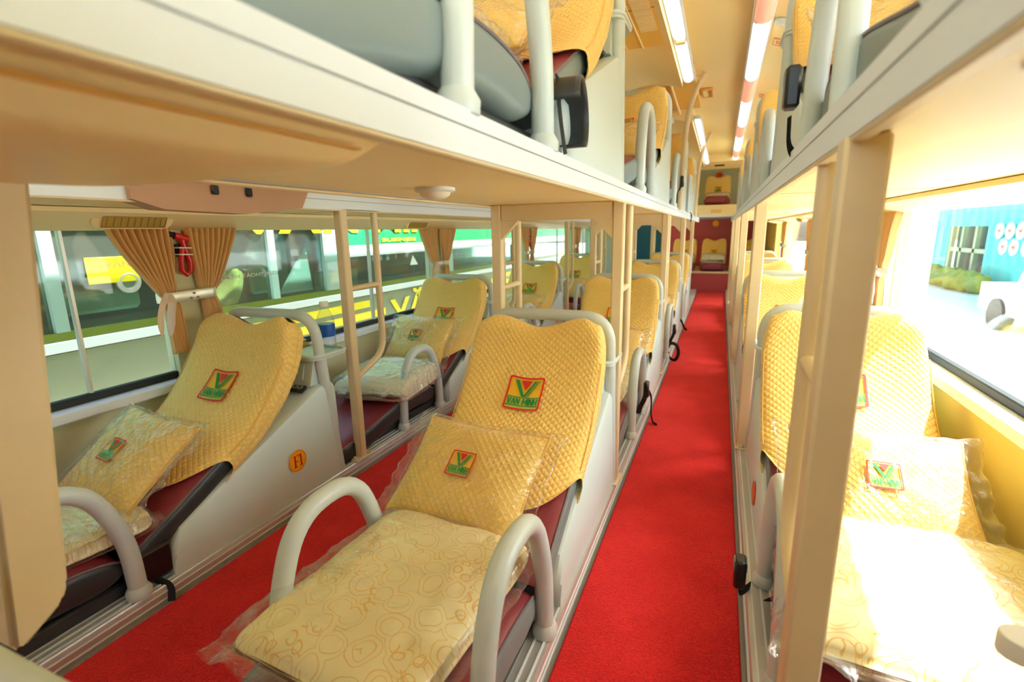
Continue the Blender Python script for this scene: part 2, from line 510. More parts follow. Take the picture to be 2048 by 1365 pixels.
STROKES = {'V': [((0, 1), (.5, 0)), ((.5, 0), (1, 1))], 'A': [((0, 0), (.5, 1)), ((.5, 1), (1, 0)), ((.22, .34), (.78, .34))],
           'N': [((0, 0), (0, 1)), ((0, 1), (1, 0)), ((1, 0), (1, 1))], 'M': [((0, 0), (0, 1)), ((0, 1), (.5, .25)), ((.5, .25), (1, 1)), ((1, 0), (1, 1))],
           'I': [((0, 0), (0, 1))], 'H': [((0, 0), (0, 1)), ((1, 0), (1, 1)), ((0, .5), (1, .5))]}
def stroke_text(g, s, w, h, th, fn, m):
    wid = {'V': .8, 'A': .85, 'N': .75, 'M': 1.0, 'I': 0.0, 'H': .72, ' ': .35}
    gap = .30
    tot = sum(wid[c] for c in s) + gap * (len(s) - 1); k = w / tot
    x = -w / 2
    for c in s:
        for (a, b) in STROKES.get(c, []):
            p = Vector((x + a[0] * wid[c] * k, (a[1] - .5) * h)); q = Vector((x + b[0] * wid[c] * k, (b[1] - .5) * h))
            d = (q - p).normalized(); n_ = Vector((-d.y, d.x)) * th / 2; e = d * th * .35
            g.add([fn(*t) for t in (p - e + n_, p - e - n_, q + e - n_, q + e + n_)], [(0, 1, 2, 3)], m)
        x += (wid[c] + gap) * k
def serif_f1(g, w, h, fn, m):
    def r(x0, x1, y0, y1): g.add([fn(x * w, y * h) for x, y in ((x0, y0), (x1, y0), (x1, y1), (x0, y1))], [(0, 1, 2, 3)], m)
    r(-.42, -.24, -.46, .46); r(-.52, -.12, -.5, -.44); r(-.52, .10, .44, .5); r(-.24, -.02, -.04, .03); r(.04, .10, .28, .46); r(-.04, .0, -.12, .12)
    r(.26, .42, -.46, .5); r(.14, .54, -.5, -.44); g.add([fn(x * w, y * h) for x, y in ((.26, .5), (.26, .36), (.14, .32), (.14, .36))], [(0, 1, 2, 3)], m)
def emblem_mesh(name, surf, half):
    """surf(x,y,off) -> point; emblem spans -half..half"""
    g = G()
    def F(off): return lambda x, y: surf(x * half, y * half, off)
    def poly(pts, m, off):
        f = F(off); g.add([f(*p) for p in pts], [list(range(len(pts)))], m)
    n = 6
    f0 = F(.0045)
    for (y0, y1, m) in ((-.9, -.2, 3), (-.2, .9, 0)):
        g.add([f0(-.92 + 1.84 * i / n, y0 + (y1 - y0) * j / 3) for j in range(4) for i in range(n + 1)],
              [(j * (n + 1) + i, j * (n + 1) + i + 1, (j + 1) * (n + 1) + i + 1, (j + 1) * (n + 1) + i) for j in range(3) for i in range(n)], m)
    # border
    def rr(k, c):
        pts = []
        for (sx, sy, a0) in ((1, 1, 0), (-1, 1, pi / 2), (-1, -1, pi), (1, -1, 1.5 * pi)):
            for q in range(5):
                a = a0 + q * pi / 8
                pts.append((sx * (k - c) + c * cos(a), sy * (k - c) + c * sin(a)))
        out = []
        for i in range(len(pts)):
            a, b = pts[i], pts[(i + 1) % len(pts)]
            d = math.hypot(b[0] - a[0], b[1] - a[1]); mm = max(1, int(d / .35))
            for q in range(mm): out.append((a[0] + (b[0] - a[0]) * q / mm, a[1] + (b[1] - a[1]) * q / mm))
        return out
    o_, i_ = rr(1.0, .14), rr(.90, .10)
    N = len(o_)
    N = min(N, len(i_))
    f1 = F(.0075)
    g.add([f1(*p) for p in o_[:N]] + [f1(*p) for p in i_[:N]], [(i, (i + 1) % N, N + (i + 1) % N, N + i) for i in range(N)], 1)
    poly([(-.66, .80), (-.42, .80), (.06, -.16), (-.12, -.16)], 2, .0075)
    poly([(-.02, -.16), (.10, -.16), (.60, .80), (.46, .80)], 2, .0080)
    poly([(.14, -.16), (.20, -.16), (.70, .80), (.64, .80)], 2, .0080)
    poly([(.24, -.16), (.28, -.16), (.78, .80), (.74, .80)], 2, .0080)
    poly([(-.30, .80), (.34, .80), (.04, .22)], 1, .0085)
    for y in (-.22, -.74):
        g.add([f1(-.9 + 1.8 * i / 4, y + d) for d in (-.022, .022) for i in range(5)], [(i, i + 1, 6 + i, 5 + i) for i in range(4)], 2)
    stroke_text(g, 'VAN MINH', 1.62, .36, .062, lambda x, y: surf(x * half, (y - .48) * half, .0080), 2)
    return g.mesh(name, [em_y, em_r, em_g, em_l], recalc=False)

BACK = [(-.70, .165), (-.58, .225), (-.46, .29), (-.34, .355), (-.25, .43), (-.185, .515), (-.15, .605)]
SEAT = [(-1.395, .125), (-1.24, .145), (-1.02, .188), (-.86, .198), (-.69, .178)]
HW = .20
back = Cushion(BACK, HW - .003, .083, wing=.028, ear=.018, r=.07)
cover = Cushion(BACK, HW, .085, wing=.03, ear=.030, r=.045, grow=.006)
seat = Cushion(SEAT, HW - .004, .105, r=.10, r0=.03, n=4.5)

def cushion_parts(c, q0, q1, nv, pre):
    nu = 40
    a0 = math.radians(22)
    fr = G().grid(18, nv, lambda u, v: c.ev(a0 + u * (pi - 2 * a0), q0 + v * (q1 - q0)), uvf=lambda u, v: (u * .4, v * c.L)).mesh(pre + '_panel', maroon, 60, recalc=False)
    res = []
    for mname, mt in (('light', bolst), ('dark', bolstd)):
        g = G().grid(30, nv, lambda u, v: c.ev(pi - a0 + u * (pi + 2 * a0), q0 + v * (q1 - q0)), uvf=lambda u, v: (u * .4, v * c.L))
        n1 = 31
        # end caps
        g.add([c.ev(2 * pi * k / 36, q0) for k in range(36)], [list(range(36))])
        res.append(g.mesh(pre + '_bolster_' + mname, mt, 60))
    gp = [G().tube([c.ev(s, q0 + (q1 - q0) * k / 40, .0015) for k in range(40)], .0032, 6).mesh(pre + '_piping', pipem) for s in (a0, pi - a0)]
    return fr, res[0], res[1], gp
back_front, back_bol, back_bold, back_pipe = cushion_parts(back, 0.0, back.L, 30, 'backrest')
seat_front, seat_bol, seat_bold, seat_pipe = cushion_parts(seat, 0.0, seat.L, 30, 'seat')

def cover_mesh(fine):
    nu, nv = (300, 190) if fine else (96, 72)
    e = 2.0 / cover.n
    U = [0.0]; prev = None
    ths = []
    # arc length table round the section so that the quilting stays even
    M = 24000
    xs = [(sgnpow(cos(2 * pi * k / M), e) * cover.w, sgnpow(sin(2 * pi * k / M), e) * cover.t / 2) for k in range(M + 1)]
    acc = [0]
    for k in range(M): acc.append(acc[-1] + math.hypot(xs[k + 1][0] - xs[k][0], xs[k + 1][1] - xs[k][1]))
    import bisect
    def th_at(u):
        a = u * acc[-1]; k = min(M - 1, bisect.bisect_right(acc, a) - 1)
        return 2 * pi * (k + (a - acc[k]) / max(1e-9, acc[k + 1] - acc[k])) / M
    L = cover.L
    def hem(th):
        cx = abs(sgnpow(cos(th), e)); s_ = sin(th)
        if s_ > 0: return L * (.20 + .20 * cx ** 4)
        return L * (.40 - .06 * min(1, -s_ * 3))
    def q_of(th, v):
        h = hem(th)
        top = L - cover.r
        if v <= .92: return h + (top - h) * v / .92
        return top + cover.r * sin((v - .92) / .08 * pi / 2)
    def fn(u, v):
        th = th_at(u); vv = v
        q = q_of(th, vv)
        h = quilt_h(u * acc[-1] - acc[-1] / 4, q)
        k = 1 - sstep(.90, .97, v)
        hemfold = .004 * (1 - sstep(0, .02, v))
        return cover.ev(th, q, (h * .0022 * k if fine else h * .0008 * k) + hemfold + .0025 * noise.noise(Vector((u * 9, v * 7, 3.1))))
    def uvf(u, v):
        th = th_at(u); return (u * acc[-1] - acc[-1] / 4, q_of(th, v))
    g = G().grid(nu, nv, fn, wu=True, uvf=uvf)
    return g.mesh('quilted_cover', quilt, 180)
cover_fine = cover_mesh(True)
cover_far = cover_mesh(False)
LOGO_Q = cover.L * .69
emblem_cover = emblem_mesh('emblem', lambda x, y, o: cover.front(x, LOGO_Q + y, o + .002), .054)

# stitched seam along the cover's side
def seam():
    return [G().tube([cover.ev(s, cover.L * (.42 + .42 * k / 30), .0045) for k in range(31)], .0016, 5).mesh('seam', quiltp) for s in (math.radians(16), pi - math.radians(16))]
cover_seam = seam()

# console (foot box behind the backrest), with shelf and hoop
def console_mesh():
    g = G(); hw = .213
    st = [(-.615, .085), (-.605, .125), (-.58, .165), (-.45, .222), (-.25, .305), (-.06, .385), (-.01, .39), (0, .38)]
    prof = []
    for y, zr in st:
        b = .02
        prof.append([(-hw, y, .05), (-hw, y, .10 if zr > .12 else zr * .8), (-hw + .004, y, zr - b), (-hw + .012, y, zr - .006), (-hw + .03, y, zr), (hw - .03, y, zr), (hw - .012, y, zr - .006), (hw - .004, y, zr - b), (hw, y, .10 if zr > .12 else zr * .8), (hw, y, .05)])
    n = len(prof[0]); vs = [p for r in prof for p in r]; fs = []
    for j in range(len(prof) - 1):
        for i in range(n):
            fs.append((j * n + i, j * n + (i + 1) % n, (j + 1) * n + (i + 1) % n, (j + 1) * n + i))
    fs.append(list(range(n))); fs.append([(len(prof) - 1) * n + i for i in range(n)])
    g.add(vs, fs)
    return g.mesh('console', greyp, 32)
console_me = console_mesh()
def riser_mesh():
    g = G()
    g.prism([(-.085, .385), (-.06, .475), (-.005, .475), (-.005, .385)], 'x', -.185, .185)
    return g.mesh('shelf_riser', greyp)
riser_me = riser_mesh()
riser_panel = G().prism([(-.0835, .405), (-.0685, .455), (-.062, .455), (-.077, .405)], 'x', -.15, .15).mesh('riser_panel', greyp)
def shelf_mesh():
    g = G()
    pts = []
    for (cx, cy, a0) in ((.185, .05, 0), (-.185, .05, pi / 2), (-.185, -.05, pi), (.185, -.05, 1.5 * pi)):
        for k in range(5):
            a = a0 + k * pi / 8; pts.append((cx + .03 * cos(a), cy + .03 * sin(a)))
    g.prism(pts, 'z', .472, .482)
    g.tube([(x, y, .484) for x, y in pts], .006, 6, closed=True)
    return g.mesh('shelf', greyp)
shelf_me = shelf_mesh()
hoop_me = G().tube(arc_path([(.20, .0, .05), (.197, -.055, .622), (-.197, -.055, .622), (-.20, .0, .05)], .085, 8), .0185, 12).mesh('hoop', tubem)
nozzle_me = G().box(-.026, .026, -.017, .017, 0, .016, b=.006).mesh('air_nozzle', black)
def ring_me():
    g = G()
    for dx in (-.011, .011):
        g.tube([(dx + .008 * cos(a), .008 * sin(a), .0175) for a in [2 * pi * k / 14 for k in range(14)]], .0025, 6, closed=True)
    return g.mesh('nozzle_ring', alumg)
nozzle_ring = ring_me()
def arm_mesh():
    p = arc_path([(0, -1.0, .05), (0, -.99, .24), (0, -.93, .37), (0, -.77, .375), (0, -.70, .22), (0, -.695, .05)], .11, 7)
    g = G().tube(p, .0195, 12)
    return g.mesh('armrest', tubem)
arm_me = arm_mesh()
def arm_foot():
    g = G()
    g.lathe([(.026, .0), (.027, .016), (.020, .028), (.004, .031)], (0, -.695, .052), 16)
    g.lathe([(.026, .0), (.027, .012), (.021, .018)], (0, -1.0, .052), 16)
    return g.mesh('armrest_foot', tubem)
foot_back = G().lathe([(.026, .0), (.027, .016), (.020, .028), (.004, .031)], (0, -.695, .052), 16).mesh('armrest_foot', tubem)
foot_front = G().lathe([(.026, .0), (.027, .016), (.020, .028), (.004, .031)], (0, -1.0, .052), 16).mesh('armrest_foot', tubem)
base_me = G().box(-.175, .175, -1.40, -.60, .052, .09, b=.006).mesh('seat_base', bolstd)
disc_me = {}
def disc(txt, col, tcol):
    key = (txt, col.name)
    if key in disc_me: return disc_me[key]
    g = G(); n = 32; r = .036
    g.lathe([(r, 0), (r, .0015)], (0, 0, 0), n, 0, axis='x')
    g.tube([(.0017, r * .9 * cos(2 * pi * k / n), r * .9 * sin(2 * pi * k / n)) for k in range(n)], .0006, 4, 1, closed=True)
    if txt == 'F1': serif_f1(g, .036, .040, lambda x, y: (.0024, x, y), 1)
    elif txt: text_fit(g, txt, .034, .036, lambda x, y: (.0024, x, y), 1, bold=.03)
    disc_me[key] = g.mesh('number_disc', [col, tcol], recalc=False)
    return disc_me[key]

def belt_mesh():
    p = [(0, -.80, .085), (.012, -.84, .13), (.03, -.86, .17), (.036, -.85, .20)]
    return G().tube(arc_path(p, .03), .011, 8, flat=(.2, 1.0)).mesh('seat_belt', strapm)
buckle_me = G().box(-.010, .010, -.022, .022, -.035, .035, b=.005).box(.0095, .0125, -.013, .013, -.030, -.002, b=.001).mesh('buckle', black)

def berth(cx, yr, z0, label, group, side=1, dark=False, fine=True, arms=(-1, 1), logo=True, dsc=None, belt=None, hoop=True):
    t = thing('sleeper_berth', label, 'berth', (cx, yr, z0), group=group)
    obj('seat_base', base_me, t)
    s = obj('seat_cushion', seat_front, t)
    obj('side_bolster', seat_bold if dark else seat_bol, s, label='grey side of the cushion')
    for me in seat_pipe: obj('piping', me, s)
    b = obj('backrest', back_front, t)
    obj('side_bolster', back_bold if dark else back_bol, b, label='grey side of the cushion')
    for me in back_pipe: obj('piping', me, b)
    c = obj('backrest_cover', cover_fine if fine else cover_far, t, label='yellow diamond quilted slip cover')
    for me in cover_seam: obj('seam', me, c)
    if logo: obj('emblem', emblem_cover, c, label='red framed emblem reading VAN MINH')
    k = obj('console', console_me, t)
    obj('shelf_riser', riser_me, k); obj('riser_panel', riser_panel, k); obj('shelf', shelf_me, k)
    nz = obj('air_nozzle', nozzle_me, t, (side * .15, -.10, .372), (math.radians(22), 0, 0))
    obj('nozzle_ring', nozzle_ring, nz)
    if hoop: obj('hoop', hoop_me, t)
    for a in arms:
        ar = obj('armrest', arm_me, t, (a * .203, 0, 0))
        obj('armrest_foot', foot_back, ar); obj('armrest_foot', foot_front, ar)
    if dsc:
        obj('number_disc', disc(dsc[0], dsc[1], dsc[2]), t, (side * .2142, dsc[3], dsc[4]), (0, 0, 0 if side > 0 else pi), label=dsc[5] if len(dsc) > 5 else None)
    if belt:
        bs = belt
        bl = obj('seat_belt', belt_me, t, (bs * .205, 0, 0), (0, 0, 0 if bs > 0 else pi * 0))
        obj('buckle', buckle_me, bl, (.036, -.852, .215))
    return t
belt_me = belt_mesh()

# pillows
PA, PB, PT = .172, .132, .040     # half width, half height, half thickness
def pil_pt(u, v, side, grow=0.0, d=0.0):
    """u,v in -1..1"""
    a, b, tt = PA + grow, PB + grow, PT + grow * .6
    x = a * u * (1 - .07 * (1 - u * u) - .05 * (1 - abs(v) ** 2) * abs(u))
    y = b * v * (1 - .07 * (1 - v * v) - .06 * (1 - abs(u) ** 2) * abs(v))
    z = side * (tt + d) * max(0, (1 - abs(u) ** 2.6)) ** .55 * max(0, (1 - abs(v) ** 2.6)) ** .55
    return x, y, z
def pillow_mesh(seed):
    g = G(); n, m_ = 120, 92
    for side in (1, -1):
        def fn(i, j):
            u, v = 2 * i - 1, 2 * j - 1
            x, y, z = pil_pt(u, v, side)
            f = max(0, (1 - u ** 8) * (1 - v ** 8))
            h = quilt_h(x, y) * .0024 * f
            w = .006 * noise.noise(Vector((u * 2.2 + seed, v * 2.2, side))) * f
            return Vector((x, y, z + side * h + w))
        g.grid(n, m_, fn, uvf=lambda i, j: ((2 * i - 1) * PA, (2 * j - 1) * PB))
    return g.mesh('pillow', quiltp, 180, weld=1e-5)
def piping_mesh():
    P = []
    N = 30
    for (a, b) in (((-1, -1), (1, -1)), ((1, -1), (1, 1)), ((1, 1), (-1, 1)), ((-1, 1), (-1, -1))):
        for k in range(N):
            t = k / N; P.append(pil_pt(a[0] + (b[0] - a[0]) * t, a[1] + (b[1] - a[1]) * t, 1))
    return G().tube(P, .0035, 6, closed=True).mesh('pillow_piping', quiltp)
def ridged(p):
    return 1 - abs(noise.noise(p)) * 2
def wrap_pillow(seed):
    g = G(); n, m_ = 90, 72
    for side in (1, -1):
        def fn(i, j):
            u, v = (2 * i - 1) , (2 * j - 1)
            # bag stands a little wider than the pillow: loose ends at its two sides
            uu = max(-1, min(1, u * 1.10)); vv = max(-1, min(1, v * 1.05))
            x, y, z = pil_pt(uu, vv, side, .008)
            x += (u * 1.10 - uu) * .30
            y += (v * 1.05 - vv) * .12
            f = max(0, 1 - max(abs(u), abs(v)) ** 14)
            c = .007 * ridged(Vector((u * 4 + seed, v * 3.2, side * 2.0))) + .0035 * ridged(Vector((u * 11, v * 9 + seed, 7)))
            flap = .018 * noise.noise(Vector((seed, v * 5, u * 2))) * sstep(.84, 1, abs(u))
            return Vector((x + .004 * noise.noise(Vector((v * 9, seed, u))), y + .006 * noise.noise(Vector((u * 7, seed, 2))), z + side * c * f + flap))
        g.grid(n, m_, fn)
    return g.mesh('plastic_wrap', film, 180, weld=1e-5)
pil_me = [pillow_mesh(1.0), pillow_mesh(5.3)]
pil_pipe = piping_mesh()
wrp_me = [wrap_pillow(2.0), wrap_pillow(8.7)]
def pil_surf(x, y, off):
    u, v = x / PA * 1.09, y / PB * 1.09
    p = pil_pt(u, v, 1)
    return Vector((x, y, p[2] + .0035 + off))
emblem_pillow = emblem_mesh('emblem', lambda x, y, o: pil_surf(x, y, o), .032)

def pillow(loc, rot, label, k=0, group='wrapped yellow pillows on the berths', scale=1.0, emb=True):
    t = thing('pillow', label, 'pillow', loc, rot, group)
    t.scale = (scale,) * 3
    c = obj('cushion', pil_me[k], t)
    obj('piping', pil_pipe, t)
    if emb: obj('emblem', emblem_pillow, t, label='red framed emblem reading VAN MINH')
    obj('plastic_wrap', wrp_me[k], t, label='clear crinkled plastic bag')
    return t

# blankets
BW, BL, BH = .165, .215, .036
def blanket_mesh(seed, mt, fl=0.0, layers=3):
    g = G(); n = 5.0; e = 2 / n
    nu, nv = 96, 60
    def sec(th):
        return sgnpow(cos(th), e), sgnpow(sin(th), e)
    def fn(i, j):
        th = 2 * pi * i; v = 2 * j - 1
        cx, cz = sec(th)
        k = max(0, 1 - abs(v) ** 9) ** .45
        lay = -.006 * abs(sin((cz * .5 + .5) * pi * layers)) ** .6 * 0 + .007 * (abs(sin((cz * .5 + .5) * pi * layers)) - .6) * max(0, abs(cx) ** 6)
        x = cx * (BW + lay) * (.97 + .03 * k)
        y = v * BL + .006 * noise.noise(Vector((cx * 2 + seed, cz * 3, 5))) * abs(v) ** 4
        puff = .007 * noise.noise(Vector((cx * 3.2 + seed, v * 3.6, 1.7))) + .004 * noise.noise(Vector((cx * 8, v * 10 + seed, .4)))
        z = BH + cz * BH * k + puff * max(0, cz) + fl * noise.noise(Vector((cx * 14, v * 18, cz * 3)))
        z += .012 * v * max(0, cz) * 1.0
        return Vector((x, y, z))
    g.grid(nu, nv, fn, wu=True, uvf=lambda i, j: ((sec(2 * pi * i)[0]) * BW + seed * .37, (2 * j - 1) * BL), capv=True)
    return g.mesh('folded_blanket', mt, 180)
def wrap_blanket(seed):
    g = G(); e = 2 / 4.0
    nu, nv = 110, 80
    def fn(i, j):
        th = 2 * pi * i; v = 2 * j - 1
        cx, cz = sgnpow(cos(th), e), sgnpow(sin(th), e)
        vv = v * 1.14
        k = max(0, 1 - min(1, abs(vv)) ** 8) ** .5
        out = max(0, abs(vv) - 1)
        x = cx * (BW + .012 + .02 * out) + .006 * ridged(Vector((cx * 3, v * 5 + seed, cz)))*cx
        side = .020 * max(0, -cz + .2) * abs(cx) ** 8 * (1.0 + .6 * noise.noise(Vector((v * 4, seed, cx))))
        x += math.copysign(side, cx)
        y = vv * (BL + .006)
        z = BH + .004 + cz * (BH + .007) * (k * .94 + .06)
        c = .005 * ridged(Vector((cx * 4 + seed, v * 4, 2))) + .0025 * ridged(Vector((cx * 12, v * 13, seed)))
        z += c * (1 if cz > 0 else .2) + out * .5 * noise.noise(Vector((cx * 5, seed, 3))) * .3
        return Vector((x, y, max(z, -.004)))
    g.grid(nu, nv, fn, wu=True)
    return g.mesh('plastic_wrap', film, 180)
blk_me = blanket_mesh(1.3, blankm); blk_fl = blanket_mesh(3.1, fluff, .004, 4)
wrpb = [wrap_blanket(1.0), wrap_blanket(6.2)]
def blanket(loc, rot, label, kind=0, scale=(1, 1, 1), wrap=True, group='folded blankets on the berths'):
    t = thing('blanket', label, 'blanket', loc, rot, group)
    t.scale = scale
    obj('folded_cloth', blk_fl if kind else blk_me, t)
    if wrap: obj('plastic_wrap', wrpb[kind % 2], t, label='clear crinkled plastic bag')
    return t

# ================================================================== the coach body
Y0, Y1 = -1.0, 8.6
XL, XR = -1.15, 1.17
struct('floor', B(XL - .05, XR + .05, Y0, 7.5, -.05, 0, mt=alumg))
# carpets
def carpet_runner(x0, x1, label):
    g = G()
    n = 60
    g.box(x0, x1, Y0, 7.49, .0005, .009, b=.004)
    tag(obj('carpet_runner', g.mesh('carpet_runner', carpet)), label, 'carpet', 'red aisle carpets')
carpet_runner(.287, .643, 'red pile carpet along the wide aisle right of the centre berths')
carpet_runner(-.642, -.182, 'red pile carpet along the aisle between window berths and centre berths')

# aluminium sill rails along the berth rows, with raised ribs
def sill_rail(n, x, d, label):
    """x: outer face, d: +1 when the berths lie towards +x"""
    g = G()
    g.prism([(x, .0), (x + d * .09, 0), (x + d * .09, .050), (x + d * .003, .050), (x, .046)], 'y', Y0, 7.48)
    r = struct('trim_%d' % n, g.mesh('sill_rail', alum), label=label)
    g = G()
    for k in range(4):
        xx = x + d * (.012 + .02 * k); g.box(xx - .002, xx + .002, Y0, 7.48, .0495, .0525)
    for z in (.016, .034): g.box(x - d * .0025, x + d * .001, Y0, 7.48, z - .0016, z + .0016)
    obj('rib', g.mesh('rib', white), r)['kind'] = 'stuff'
sill_rail(1, -.655, -1, 'ribbed aluminium sill under the left window berths')
sill_rail(2, -.170, 1, 'ribbed aluminium sill on the left side of the centre berths')
sill_rail(3, .277, -1, 'ribbed aluminium sill beside the wide red aisle, centre side')
sill_rail(4, .655, 1, 'ribbed aluminium sill under the right window berths')
struct('trim_5', B(XL, -.74, Y0, 7.48, 0, .045, mt=bolstd))
struct('trim_6', B(-.082, .19, Y0, 7.48, 0, .045, mt=bolstd))
struct('trim_7', B(.744, XR, Y0, 7.48, 0, .045, mt=bolstd))

# walls: one mesh a side, with openings left for the windows
def side_wall(name, x, d, sill, head, mt):
    g = G()
    g.box(x, x + d * .06, Y0, Y1, -.05, sill)                       # below the windows
    if x < 0:
        g.box(x, x + d * .06, Y0, Y1, head, 1.62)
    else:
        g.box(x, x + d * .06, Y0, Y1, head, 1.10)
        g.box(x, x + d * .06, Y0, Y1, 1.46, 1.62)
        for a, b_ in ((Y0, -.9), (1.25, 1.40), (2.65, 2.80), (4.05, 4.2), (5.45, 5.6), (6.85, Y1)):
            g.box(x, x + d * .06, a, b_, 1.10, 1.46)
    g.box(x, x + d * .06, 7.0, Y1, sill, head)
    g.box(x, x + d * .06, Y0, .42 if d < 0 else .80, sill, head)  # near openings out of view, closed off to darken the foreground
    return struct(name, g.mesh(name, mt, 30))
struct('trim_18', B(XL - .02, XL + .035, Y0, 7.0, .372, .407, mt=white, b=.006), label='pale ledge under the left windows')
struct('trim_19', B(XR - .035, XR + .02, Y0, 7.0, .432, .467, mt=white, b=.006), label='pale ledge under the right windows')
wl = side_wall('wall_left', XL, -1, .405, .91, wallm)
wr = side_wall('wall_right', XR, 1, .465, .93, wallr)
def header(n, x, d, z0, z1, deep, label):
    g = G().prism([(x, z0), (x - d * .012, z0), (x - d * deep, z1 - .012), (x - d * deep, z1), (x, z1)], 'y', Y0, 7.2)
    struct('trim_%d' % n, g.mesh('header', cream), label=label)
header(8, XL, -1, .905, .966, .10, 'cream slanted panel above the left windows')
header(9, XR, 1, .925, .966, .12, 'cream slanted panel above the right windows')

PL = [1.16, 2.85, 4.52, 6.2]
PR = [2.47, 4.15, 5.83]
def windows(x, d, sill, head, pil, lows, prefix):
    edges = [.42 if d < 0 else .80] + pil + [7.0]
    for p in pil:
        struct('trim_%d' % (lows + pil.index(p)), B(x - d * .004, x + d * .05, p - .055, p + .055, sill, head, mt=wallm if d < 0 else cream), label='pillar between two windows')
    for i in range(len(edges) - 1):
        a = edges[i] + (.055 if i else 0); b = edges[i + 1] - (.055 if i < len(edges) - 2 else 0)
        w = struct('window_%d' % (prefix + i), B(x + d * .018, x + d * .022, a, b, sill, head, mt=glass))
        g = G()
        g.box(x + d * .008, x + d * .03, a, b, sill + .002, sill + .026, b=.003)
        obj('bottom_seal', g.mesh('bottom_seal', seal), w)
        if d > 0:
            obj('side_seal', B(x + d * .008, x + d * .03, a, a + .016, sill + .026, head, mt=seal, b=.003), w)
        m_ = a + (b - a) * .62
        if d < 0: obj('pane_joint', B(x + d * .012, x + d * .03, m_ - .004, m_ + .004, sill + .026, head, mt=alum), w)
        if d < 0 and i in (1, 2):
            yc = 1.46 if i == 1 else 3.25
            g = G(); text_fit(g, 'CỬA THOÁT HIỂM', .25, .022, lambda q, r: (x + d * .0165, yc - q, .735 + r), 0, bold=.01)
            obj('lettering', g.mesh('lettering', txt_w, recalc=False), w, label='white lettering reading in mirror image')
windows(XL, -1, .405, .91, PL, 20, 1)
windows(XR, 1, .465, .93, PR, 30, 11)

for i, (a, b) in enumerate(((-.9, 1.25), (1.40, 2.65), (2.80, 4.05), (4.2, 5.45), (5.6, 6.85))):
    struct('window_%d' % (21 + i), B(XR + .02, XR + .024, a, b, 1.10, 1.46, mt=glass))
struct('wall_front_shade', B(XL, XR, Y0 - .05, Y0, -.05, 1.0, mt=cream))  # unseen bulkhead behind the camera, added to dim the lower near end
struct('window_40', B(XL, XR, Y0 - .03, Y0 - .025, 1.0, 1.60, mt=glass))  # unseen upper windscreen, added to let front light onto the upper tier
# ceiling shell
prof = [(-1.2, 1.55), (-1.0, 1.68), (-.7, 1.76), (-.3, 1.80), (.30, 1.815), (.62, 1.81), (.70, 1.785), (.95, 1.70), (1.22, 1.55)]
def shell(p, t):
    g = G(); n = len(p)
    g.prism(p + [(x, z + t) for x, z in reversed(p)], 'y', Y0, Y1)
    return g.mesh('ceiling', ceilm, 25)
struct('ceiling', shell(prof, .05))
struct('trim_48', G().box(-1.24, 1.26, Y0, Y1 + .1, 1.87, 2.15, b=.08).mesh('roof_shade_box', body_w0), label='unseen white roof box added to shade the neighbouring coach')  # box above the view, added so its shadow covers the left coach
# rear bulkheads
rw = G().box(XL - .05, XR + .05, Y1, Y1 + .05, -.05, 1.9).mesh('wall_rear', greyp)
struct('wall_rear', rw)
struct('trim_40', B(-.2, XR, Y1 - .02, Y1, .0, 1.02, mt=rearm), label='maroon speckled panel behind the rear lower berths')
struct('trim_41', B(-.2, XR, 7.5, 7.53, 0, .27, mt=rearm), label='maroon speckled riser at the end of the aisle')
struct('trim_42', B(-.2, XR, 7.485, 8.58, .27, .295, mt=creamp, b=.004), label='cream ledge under the rear lower berths')
rb = struct('trim_43', G().box(-.65, XR, 7.45, 8.58, 1.045, 1.19, b=.006).mesh('rear_beam', cream), label='cream beam carrying the rear upper berths')
obj('white_lip', B(-.65, XR, 7.443, 7.452, 1.03, 1.055, mt=white, b=.002), rb)
sl = G()
for k in range(4): sl.box(.40, .53, 7.447, 7.452, 1.085 + .012 * k, 1.092 + .012 * k)
obj('vent_slot', sl.mesh('vent_slot', duct_o), rb)
hb = struct('trim_44', G().prism([(7.35, 1.73), (7.6, 1.66), (7.62, 1.82), (7.35, 1.82)], 'x', XL, XR).mesh('rear_header', cream), label='cream header above the rear upper berths')
obj('slot', G().prism([(7.452, 1.700), (7.492, 1.689), (7.492, 1.684), (7.452, 1.695)], 'x', .41, .53).mesh('slot', black), hb)
# left rear: lavatory wall and dark teal door
struct('trim_45', B(-1.1, -.60, 6.75, 7.5, .3, .95, mt=greyp, b=.01), label='grey wall of the cabin in the left rear corner')
struct('trim_46', B(-1.0, -.985, 6.74, 6.75, .45, .95, mt=seal), label='black joint in the grey cabin wall')
struct('door_1', B(-.56, -.22, 7.40, 7.44, .05, .95, mt=teal, b=.004))
struct('trim_47', B(-.22, -.17, 7.38, 7.46, .05, .95, mt=cream, b=.004), label='cream post beside the teal door')

# decks (upper tier floors)
def deck(x0, x1, label, left_rail, right_rail, ya, yb):
    t = thing('upper_deck', label, 'deck', ((x0 + x1) / 2, 0, .968))
    hw = (x1 - x0) / 2
    obj('underside_panel', B(-hw, hw, ya, yb, 0, .036, mt=cream, b=.004), t)
    for side, on in ((-1, left_rail), (1, right_rail)):
        if not on: continue
        g = G(); x = side * hw
        g.prism([(x - side * .05, .0345), (x + side * .006, -.004), (x + side * .012, -.004), (x + side * .012, .046), (x - side * .05, .046)], 'y', ya, yb)
        r = obj('edge_rail', g.mesh('edge_rail', white), t, label='white edge rail')
        obj('groove', B(x + side * .0118, x + side * .0128, ya, yb, .026, .0275, mt=alumg), r)
        obj('lip', B(x - side * .004, x + side * .011, ya, yb, -.009, -.003, mt=creamp, b=.002), r)
    for k in range(6):
        y = .16 + 1.4 * k
        if ya < y < yb: obj('panel_joint', B(-hw + .02, hw - .02, y - .0015, y + .0015, -.001, .001, mt=duct_o), t)
    return t
